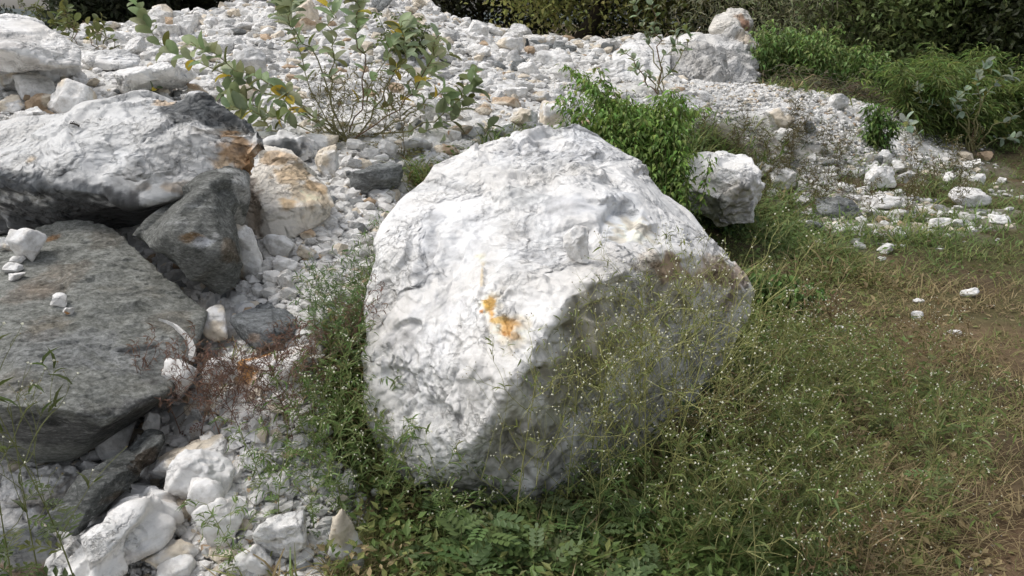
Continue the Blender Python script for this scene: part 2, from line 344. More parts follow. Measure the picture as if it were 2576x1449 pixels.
def place_rock(name, u, v, w, h, kind, label, cat='stone', seed=0, sink=.18, group=None, yaw=None, tilt=None, Y=None, depth=None, at=None, rough=1.0, npl=13):
    """u,v = middle of the stone in the photograph, w,h = its size there; it stands on the ground"""
    if at is None: base = G(u, v+h*.36) if Y is None else P(u, v+h*.36, Y)
    else: base = np.asarray(at, float)
    dist = math.hypot(base[1], base[2]-CAMZ); W_ = w/FPX*dist; H_ = h/FPX*dist*1.02
    sub = 3 if w < 55 else (4 if w < 120 else 5)
    V, F = rock_shape(seed, (W_, depth*W_ if depth else .8*W_, H_), sub, npl=npl, rough=rough)
    if tilt is not None:
        c, s_ = math.cos(tilt), math.sin(tilt); V = V @ np.array([[c, 0, -s_], [0, 1, 0], [s_, 0, c]])
    V[:, 2] += -V[:, 2].min()-sink*H_*.4
    C = rock_cols(V, kind, seed)
    o = mk(name, V, F, None, C, M_GNEISS if kind in 'GD' else (M_MARBLE if w > 120 else M_CHIP), None, w >= 75, base)
    return tag(o, label, cat, group)
def bvh_of(me): return BVHTree.FromPolygons([v.co[:] for v in me.vertices], [p.vertices[:] for p in me.polygons])
def unit_(a): a = np.asarray(a, float); return a/np.linalg.norm(a)
def hull_rock(name, pts, label, vox, mat, base=WHITE, amps=(.05, .02, .008), scales=(4, 11, 26), stains=(), back=None, seed=1, streak=None, smooth_it=2, creases=0.0, dents=()):
    W3 = [P(*t) for t in pts]
    if back:
        c = np.mean(W3, 0)
        for t, w3 in zip(pts, list(W3)):
            q = P(t[0], t[1], t[2]+back); cb = c+np.array([0, back, 0]); W3.append(cb+(q-cb)*.75)
    bm = bmesh.new(); vs = [bm.verts.new(p) for p in W3]; r = bmesh.ops.convex_hull(bm, input=vs)
    bmesh.ops.delete(bm, geom=[g for g in r['geom_interior'] if isinstance(g, bmesh.types.BMVert)], context='VERTS')
    me = bpy.data.meshes.new("t"); bm.to_mesh(me); bm.free(); ob = bpy.data.objects.new("t", me); COL.objects.link(ob)
    md = ob.modifiers.new("r", 'REMESH'); md.mode = 'VOXEL'; md.voxel_size = vox
    sm = ob.modifiers.new("s", 'SMOOTH'); sm.factor = .5; sm.iterations = smooth_it
    dg = bpy.context.evaluated_depsgraph_get(); m2 = bpy.data.meshes.new_from_object(ob.evaluated_get(dg))
    bpy.data.objects.remove(ob); bpy.data.meshes.remove(me)
    n = len(m2.vertices); V = np.empty(n*3, np.float32); m2.vertices.foreach_get("co", V); V = V.reshape(-1, 3).astype(float)
    nn = np.empty(n*3, np.float32); m2.vertices.foreach_get("normal", nn); nn = nn.reshape(-1, 3).astype(float)
    Qf = np.array([p.vertices[:] for p in m2.polygons if len(p.vertices) == 4]); Tf = np.array([p.vertices[:] for p in m2.polygons if len(p.vertices) == 3])
    bpy.data.meshes.remove(m2); o = np.random.RandomState(seed).rand(3)*40
    warp = np.stack([fbm(V*3+o+k*9, seed+k, 3) for k in range(3)], 1)*.06; Vw = V+warp
    if streak is not None:
        sdir = np.asarray(streak, float); sdir /= np.linalg.norm(sdir); Vs = Vw-.65*(Vw @ sdir)[:, None]*sdir
    else: Vs = Vw
    h1, e1 = soft_facets(Vw*scales[0]+o, seed, 38), 0; e1 = facets(Vw*scales[0]+o, seed)[1] if creases else 0; h2, e2 = facets(Vs*scales[1]+o, seed+7); h3, e3 = facets(Vs*scales[2]+o, seed+13)
    zm = .15+.85*sstep(-.25, .35, fbm(V*1.9+o, seed+31, 3))
    d = amps[0]*(h1-h1.mean())+(amps[1]*h2+amps[2]*h3+amps[2]*.8*fbm(Vs*40+o, seed+3, 3))*zm
    d = d+amps[0]*.45*fbm(V*2.0+o, seed+21, 3)
    if creases: d = d-creases*(1-sstep(0, .06, e1))
    if len(dents):
        bv = BVHTree.FromPolygons([tuple(v) for v in V], [tuple(int(i) for i in f) for f in list(Qf)+list(Tf)]); wo = fbm(V*7+o, 91, 4)
        for (u, v, rx, ry, dep, *rot) in dents:
            dr = ray(u, v); hit = bv.ray_cast(Vector((0, 0, CAMZ)), Vector(dr).normalized())
            if hit[0] is None: continue
            hp = np.array(hit[0]); L = hp[1]/FPX/CP; q = V-hp; a = math.radians(rot[0]) if rot else 0; qx = q[:, 0]; qy = q[:, 2]*CP+q[:, 1]*SP
            px_ = qx*math.cos(a)-qy*math.sin(a); py_ = qx*math.sin(a)+qy*math.cos(a)
            dd = np.sqrt((px_/(rx*L))**2+(py_/(ry*L))**2+((q[:, 1]*CP-q[:, 2]*SP)/(1.5*max(rx, ry)*L))**2)+wo*.22
            d = d+dep*sstep(1.05, .8, dd)*(.55+.45*np.clip(px_/(rx*L), -1, 1))
    V2 = V+nn*d[:, None]
    C = np.repeat(base[None], n, 0)*(1+.07*fbm(V*6+o, 77, 4))[:, None]
    if len(stains):  # real stains, plus painted shade on overhangs and undersides
        bv = BVHTree.FromPolygons([tuple(v) for v in V2], [tuple(int(i) for i in f) for f in list(Qf)+list(Tf)])
        wob = fbm(V*9+o, 41, 5); wob2 = fbm(V*28+o, 43, 4)
        for (u, v, rx, ry, colr, st, *fc) in stains:
            dr = ray(u, v); hit = bv.ray_cast(Vector((0, 0, CAMZ)), Vector(dr).normalized())
            if hit[0] is None:
                continue
            hp = np.array(hit[0]); L = (hp[1])/FPX/CP; q = V2-hp
            dd = np.sqrt((q[:, 0]/(rx*L))**2+((q[:, 2]*CP+q[:, 1]*SP)/(ry*L))**2+(((q[:, 1]*CP-q[:, 2]*SP))/(1.6*max(rx, ry)*L))**2)
            w = sstep(1.15, .65, dd+wob*.45+wob2*.35)*st
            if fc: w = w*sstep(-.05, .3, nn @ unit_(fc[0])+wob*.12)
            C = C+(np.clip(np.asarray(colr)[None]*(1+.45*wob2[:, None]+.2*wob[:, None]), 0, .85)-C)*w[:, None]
    org = V2.mean(0); org[2] = V2[:, 2].min()
    return tag(mk(name, V2-org, Tf if len(Tf) else None, Qf if len(Qf) else None, np.clip(C, .01, .86), mat, None, True, org), label, 'boulder')
# hero boulder
FD = (.6, -.77, -.35)  # hero's face turned from the sun: its grime patches also paint in shade
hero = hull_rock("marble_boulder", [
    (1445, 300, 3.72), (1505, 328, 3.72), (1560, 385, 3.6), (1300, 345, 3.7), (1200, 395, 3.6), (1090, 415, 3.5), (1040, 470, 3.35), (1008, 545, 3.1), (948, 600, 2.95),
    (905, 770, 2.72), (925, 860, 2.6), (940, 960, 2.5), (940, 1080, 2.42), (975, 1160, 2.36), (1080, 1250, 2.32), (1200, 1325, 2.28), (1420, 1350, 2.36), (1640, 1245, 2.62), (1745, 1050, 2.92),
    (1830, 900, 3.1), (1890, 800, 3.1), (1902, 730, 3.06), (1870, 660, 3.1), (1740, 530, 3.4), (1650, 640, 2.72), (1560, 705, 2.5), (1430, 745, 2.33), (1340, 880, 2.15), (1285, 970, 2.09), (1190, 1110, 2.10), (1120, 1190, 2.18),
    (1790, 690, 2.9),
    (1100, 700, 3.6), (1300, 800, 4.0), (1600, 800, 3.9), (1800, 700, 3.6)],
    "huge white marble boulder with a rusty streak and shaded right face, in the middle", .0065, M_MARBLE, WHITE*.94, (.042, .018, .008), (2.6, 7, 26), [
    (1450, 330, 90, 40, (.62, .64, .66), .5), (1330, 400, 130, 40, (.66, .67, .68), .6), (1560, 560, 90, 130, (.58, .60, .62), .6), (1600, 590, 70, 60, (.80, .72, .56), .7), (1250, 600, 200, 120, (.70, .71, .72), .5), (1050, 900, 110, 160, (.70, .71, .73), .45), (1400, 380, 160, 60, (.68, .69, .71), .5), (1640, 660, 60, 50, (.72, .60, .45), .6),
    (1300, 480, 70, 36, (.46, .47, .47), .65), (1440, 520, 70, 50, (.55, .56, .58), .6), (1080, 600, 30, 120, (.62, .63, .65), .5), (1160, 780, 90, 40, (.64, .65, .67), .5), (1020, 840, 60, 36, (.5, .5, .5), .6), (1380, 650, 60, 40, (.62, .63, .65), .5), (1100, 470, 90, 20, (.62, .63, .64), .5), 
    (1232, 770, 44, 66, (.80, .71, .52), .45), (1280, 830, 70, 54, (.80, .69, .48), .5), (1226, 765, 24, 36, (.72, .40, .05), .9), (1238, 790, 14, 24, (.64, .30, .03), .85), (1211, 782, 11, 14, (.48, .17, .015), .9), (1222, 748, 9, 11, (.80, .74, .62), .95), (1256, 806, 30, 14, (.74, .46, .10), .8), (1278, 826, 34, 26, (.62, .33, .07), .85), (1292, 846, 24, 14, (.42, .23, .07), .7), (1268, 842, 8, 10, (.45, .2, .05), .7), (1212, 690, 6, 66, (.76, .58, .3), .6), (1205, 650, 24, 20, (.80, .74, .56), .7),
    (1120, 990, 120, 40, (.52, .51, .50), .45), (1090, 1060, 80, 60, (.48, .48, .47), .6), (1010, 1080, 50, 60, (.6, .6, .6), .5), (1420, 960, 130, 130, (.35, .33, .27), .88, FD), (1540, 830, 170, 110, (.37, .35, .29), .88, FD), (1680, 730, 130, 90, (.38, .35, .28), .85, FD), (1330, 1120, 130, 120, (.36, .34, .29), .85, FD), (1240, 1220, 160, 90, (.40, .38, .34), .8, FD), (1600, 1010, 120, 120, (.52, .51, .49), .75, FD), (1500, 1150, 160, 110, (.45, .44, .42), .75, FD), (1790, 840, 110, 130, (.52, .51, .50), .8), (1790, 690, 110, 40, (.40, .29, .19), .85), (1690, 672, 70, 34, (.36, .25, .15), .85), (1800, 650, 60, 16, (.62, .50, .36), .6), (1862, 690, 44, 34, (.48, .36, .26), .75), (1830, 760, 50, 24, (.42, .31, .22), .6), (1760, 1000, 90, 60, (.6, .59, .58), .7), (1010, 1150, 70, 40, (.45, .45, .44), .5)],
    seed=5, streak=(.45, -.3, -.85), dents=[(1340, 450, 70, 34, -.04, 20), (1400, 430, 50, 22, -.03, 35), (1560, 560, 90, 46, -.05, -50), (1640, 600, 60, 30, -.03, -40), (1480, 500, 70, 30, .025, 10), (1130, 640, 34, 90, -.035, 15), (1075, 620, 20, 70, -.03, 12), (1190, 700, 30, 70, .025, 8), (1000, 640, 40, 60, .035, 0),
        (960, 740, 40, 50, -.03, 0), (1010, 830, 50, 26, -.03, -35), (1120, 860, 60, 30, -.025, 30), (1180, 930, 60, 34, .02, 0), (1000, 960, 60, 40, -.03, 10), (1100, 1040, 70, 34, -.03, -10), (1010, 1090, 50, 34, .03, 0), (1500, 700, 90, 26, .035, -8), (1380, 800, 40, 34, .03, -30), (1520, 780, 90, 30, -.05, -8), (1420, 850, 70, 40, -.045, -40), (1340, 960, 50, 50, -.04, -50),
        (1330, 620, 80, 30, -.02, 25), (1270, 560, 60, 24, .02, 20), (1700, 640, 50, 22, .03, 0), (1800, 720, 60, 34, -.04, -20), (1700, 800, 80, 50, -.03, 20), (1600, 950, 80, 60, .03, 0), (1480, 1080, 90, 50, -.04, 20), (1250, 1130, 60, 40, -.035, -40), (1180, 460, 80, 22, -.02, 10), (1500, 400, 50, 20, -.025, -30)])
# other large boulders, each from its own corner points
hull_rock("boulder", [
    (-160, 330, 3.7), (0, 310, 3.65), (140, 300, 3.6), (192, 275, 3.6), (205, 250, 3.65), (290, 242, 3.7), (380, 240, 3.7), (420, 234, 3.7), (500, 238, 3.62), (550, 275, 3.52), (605, 304, 3.45), (674, 328, 3.40), (300, 300, 3.35), (480, 330, 3.25), (100, 350, 3.35),
    (678, 370, 3.34), (660, 402, 3.32), (620, 450, 3.33), (480, 480, 3.17), (350, 516, 3.12), (200, 484, 3.1), (60, 430, 3.15), (-100, 440, 3.2), (300, 400, 4.3), (500, 400, 4.1), (0, 400, 4.3), (350, 585, 3.75), (100, 585, 3.75), (-160, 600, 3.75), (500, 500, 3.6), (-160, 470, 3.25)],
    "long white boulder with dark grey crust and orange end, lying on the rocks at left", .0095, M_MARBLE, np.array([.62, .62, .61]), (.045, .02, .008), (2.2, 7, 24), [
    (500, 272, 85, 36, (.085, .092, .095), .96), (465, 295, 50, 30, (.10, .105, .105), .9), (570, 300, 90, 36, (.085, .092, .095), .96), (630, 330, 60, 24, (.11, .115, .115), .95), (560, 335, 60, 20, (.16, .15, .13), .8),
    (600, 385, 62, 50, (.44, .27, .13), .9), (560, 415, 30, 30, (.46, .33, .2), .8), (640, 420, 30, 30, (.36, .2, .09), .9), (408, 258, 26, 16, (.6, .45, .3), .8), (450, 470, 80, 14, (.42, .3, .18), .7),
    (60, 455, 100, 40, (.13, .14, .15), .95), (160, 480, 100, 28, (.13, .14, .15), .9), (-60, 470, 100, 50, (.13, .14, .15), .95), (75, 405, 24, 16, (.5, .38, .24), .7), (200, 560, 300, 60, (.10, .105, .11), .95), (380, 540, 150, 30, (.11, .11, .11), .9),  # the wide near-black patches paint in the underside's shadow
    (300, 400, 90, 40, (.58, .59, .6), .45), (380, 440, 100, 30, (.56, .55, .53), .5)], seed=12, streak=(.7, .2, -.5))
hull_rock("boulder", [
    (-220, 640, 3.1), (0, 597, 3.15), (150, 565, 3.2), (230, 556, 3.2), (290, 572, 3.15), (335, 622, 3.05), (430, 700, 2.9), (522, 782, 2.72), (508, 830, 2.62), (480, 905, 2.48), (430, 985, 2.3), (350, 1010, 2.2), (270, 1062, 2.1), (150, 1030, 2.06), (0, 1020, 2.05), (-220, 1020, 2.05),
    (-220, 1100, 2.25), (0, 1125, 2.25), (90, 1170, 2.26), (180, 1160, 2.28), (250, 1110, 2.35), (345, 1040, 2.5), (400, 1000, 2.7), (300, 900, 3.2), (0, 900, 3.2)],
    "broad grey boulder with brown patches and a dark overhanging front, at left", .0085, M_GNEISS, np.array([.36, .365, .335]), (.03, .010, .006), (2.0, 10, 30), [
    (260, 595, 60, 35, (.25, .21, .16), 0.42), (140, 700, 70, 60, (.30, .21, .13), 0.36), (60, 740, 60, 30, (.33, .24, .17), 0.36), (120, 830, 60, 40, (.28, .2, .11), 0.36), (440, 800, 60, 40, (.25, .2, .14), 0.36), (30, 960, 60, 40, (.26, .2, .14), 0.30), (130, 600, 20, 12, (.42, .22, .08), .8),
    (150, 880, 160, 60, (.33, .34, .35), .5), (350, 900, 120, 60, (.34, .35, .36), .5), (150, 1090, 260, 50, (.15, .15, .15), .8), (330, 1040, 80, 60, (.15, .15, .15), .8)], seed=23, streak=(.9, .3, -.2))  # the dark grey patches paint shade onto the overhanging front
hull_rock("boulder", [
    (326, 592, 3.05), (345, 570, 3.05), (400, 536, 3.1), (470, 490, 3.15), (505, 447, 3.2), (540, 431, 3.25), (585, 420, 3.3), (612, 441, 3.3), (612, 480, 3.25), (598, 560, 3.1), (592, 640, 2.95), (590, 720, 2.82), (556, 748, 2.8), (470, 640, 2.78), (380, 622, 2.85), (480, 580, 2.76),
    (530, 745, 3.0), (440, 675, 3.1), (375, 625, 3.1), (560, 640, 2.8)],
    "dark grey wedge rock with a thin white rim, between two big boulders at left", .007, M_GNEISS, np.array([.235, .24, .225]), (.05, .028, .012), (3.5, 10, 30), [
    (606, 470, 16, 50, (.75, .74, .72), .95), (420, 560, 60, 8, (.4, .41, .40), .6), (500, 520, 70, 8, (.42, .43, .42), .6), (470, 560, 60, 6, (.42, .42, .41), .6), (596, 540, 10, 60, (.72, .71, .68), .85), (575, 428, 24, 8, (.7, .7, .68), .8), (485, 598, 36, 14, (.22, .13, .05), .9), (520, 610, 30, 18, (.6, .62, .66), .85), (540, 590, 16, 10, (.7, .7, .7), .8), (575, 620, 24, 40, (.24, .18, .12), .7), (450, 680, 80, 30, (.12, .11, .10), .8)], seed=31, streak=(.9, .2, .1), back=.25)  # darkest patch is the underside's shade put into the colour
hull_rock("boulder", [
    (612, 455, 3.75), (662, 375, 3.95), (720, 384, 3.95), (770, 430, 3.9), (825, 470, 3.85), (848, 520, 3.75), (800, 562, 3.65), (735, 610, 3.5), (690, 625, 3.45), (640, 605, 3.5), (608, 545, 3.6), (655, 520, 3.5), (760, 520, 3.55)],
    "cream boulder with orange stains beside the dark wedge rock", .0085, M_MARBLE, np.array([.80, .75, .67]), (.03, .009, .004), (2.6, 8, 25), [
    (690, 395, 40, 20, (.62, .44, .26), .8), (735, 440, 50, 30, (.66, .48, .28), .8), (780, 490, 60, 40, (.70, .55, .36), .7), (800, 470, 40, 20, (.6, .4, .2), .7), (720, 510, 30, 22, (.66, .46, .24), .8), (640, 540, 24, 60, (.42, .34, .26), .8), (620, 480, 20, 40, (.40, .33, .27), .8)], seed=44, back=.45)
hull_rock("rock", [
    (580, 800, 2.7), (602, 780, 2.78), (640, 754, 2.85), (682, 750, 2.85), (748, 800, 2.75), (754, 852, 2.65), (702, 868, 2.55), (655, 874, 2.55), (622, 822, 2.58), (650, 870, 2.75), (690, 820, 2.55)],
    "small speckled grey rock left of the white marble boulder", .006, M_GNEISS, np.array([.27, .285, .295]), (.04, .014, .007), (6, 15, 34), [(640, 850, 20, 12, (.5, .36, .26), .6)], seed=52, streak=(.8, .2, .2), back=.12)
hull_rock("boulder", [
    (1690, 490, 5.4), (1706, 440, 5.5), (1745, 400, 5.55), (1830, 394, 5.6), (1892, 396, 5.5), (1912, 432, 5.35), (1900, 562, 5.2), (1832, 575, 5.15), (1742, 545, 5.25), (1880, 462, 5.05), (1800, 500, 5.0), (1830, 455, 5.05), (1750, 480, 5.15)],
    "squarish white boulder behind the right shoulder of the biggest boulder", .011, M_MARBLE, WHITE, (.07, .03, .012), (3.0, 8, 20), [(1850, 530, 60, 60, (.4, .39, .38), .7), (1830, 480, 30, 20, (.55, .5, .42), .5)], seed=61, back=.5)
hull_rock("slab", [
    (377, 1080, 2.19), (413, 1088, 2.17), (419, 1107, 2.15), (398, 1168, 2.09), (300, 1236, 1.97), (228, 1304, 1.85), (188, 1340, 1.80), (133, 1334, 1.80), (110, 1312, 1.82), (124, 1286, 1.85), (208, 1198, 1.97), (294, 1145, 2.07), (350, 1098, 2.17), (250, 1235, 1.89), (370, 1130, 2.07)],
    "dark grey slab leaning below the broad grey boulder", .0055, M_GNEISS, np.array([.17, .178, .172]), (.03, .014, .008), (6, 16, 36), [(290, 1250, 50, 20, (.13, .10, .07), .8), (370, 1165, 30, 40, (.14, .1, .07), .8)], seed=72, streak=(.7, .5, .5), back=.16)
hull_rock("rock", [
    (318, 1222, 2.08), (362, 1226, 2.08), (432, 1275, 2.0), (436, 1306, 1.96), (417, 1350, 1.9), (383, 1380, 1.86), (300, 1428, 1.8), (233, 1470, 1.74), (143, 1500, 1.72), (128, 1424, 1.8), (150, 1389, 1.84), (182, 1338, 1.9), (234, 1304, 1.96), (284, 1243, 2.05), (330, 1310, 1.88), (220, 1390, 1.78)],
    "white cracked rock with rounded top at the lower left", .0055, M_MARBLE, WHITE*.96, (.045, .018, .006), (5, 11, 28), [(340, 1400, 70, 20, (.55, .5, .45), .5), (430, 1250, 20, 20, (.66, .58, .5), .6)], seed=83, streak=(.8, .3, .4), back=.2, creases=.008)
hull_rock("boulder", [
    (-120, 50, 6.3), (0, 43, 6.3), (60, 50, 6.3), (112, 66, 6.2), (160, 95, 6.1), (205, 130, 6.0), (203, 168, 5.9), (150, 172, 5.8), (60, 150, 5.7), (0, 122, 5.6), (-120, 120, 5.6), (-120, 190, 6.0)],
    "smooth white sloping boulder at the upper left corner", .016, M_MARBLE, WHITE, (.05, .02, .01), (2.0, 6, 15), [(30, 95, 50, 20, (.55, .53, .5), .6), (150, 160, 60, 12, (.6, .58, .56), .6), (0, 110, 40, 16, (.4, .37, .34), .6)], seed=95, back=.8)
hull_rock("boulder", [
    (1528, 190, 9.6), (1545, 130, 10.2), (1590, 104, 10.6), (1640, 104, 10.6), (1690, 130, 10.4), (1695, 190, 9.8), (1660, 205, 9.5), (1590, 208, 9.5)],
    "big smooth white boulder low on the slope behind the nettle bush", .022, M_MARBLE, WHITE, (.06, .03, .012), (1.6, 4, 10), (), seed=101, back=1.0)
hull_rock("boulder", [
    (1690, 215, 10.0), (1682, 170, 10.2), (1715, 128, 10.6), (1770, 120, 10.7), (1820, 140, 10.6), (1846, 190, 10.2), (1840, 222, 10.0), (1760, 226, 9.9), (1760, 180, 9.9)],
    "big rough grey-white boulder under the white ledges", .02, M_MARBLE, np.array([.50, .49, .47]), (.10, .05, .03), (2.2, 6, 14), (), seed=111, back=.9)
hull_rock("boulder", [
    (1784, 80, 12.2), (1800, 40, 12.4), (1830, 22, 12.6), (1872, 26, 12.6), (1890, 60, 12.4), (1884, 88, 12.2), (1830, 92, 12.1), (1835, 60, 12.0)],
    "tall white boulder with a red-brown side, highest of the heap at upper right", .025, M_MARBLE, np.array([.70, .67, .61]), (.10, .025, .01), (2, 6, 14), [(1876, 60, 20, 24, (.32, .16, .09), .9), (1862, 40, 14, 14, (.42, .28, .18), .7)], seed=121, back=.7)
hull_rock("boulder", [(1690, 205, 10.9), (1698, 140, 11.3), (1722, 112, 11.6), (1765, 92, 11.9), (1850, 86, 12.0), (1902, 112, 11.9), (1912, 150, 11.5), (1908, 205, 11.0), (1850, 222, 10.8), (1760, 110, 11.3), (1860, 120, 11.4), (1850, 170, 11.0)],
    "broad white ledge boulder behind the rough grey-white one, carrying the tall boulder", .025, M_MARBLE, np.array([.62, .61, .59]), (.16, .06, .02), (2, 5, 13), [(1885, 100, 24, 26, (.52, .42, .3), .7)], seed=131, back=.9)
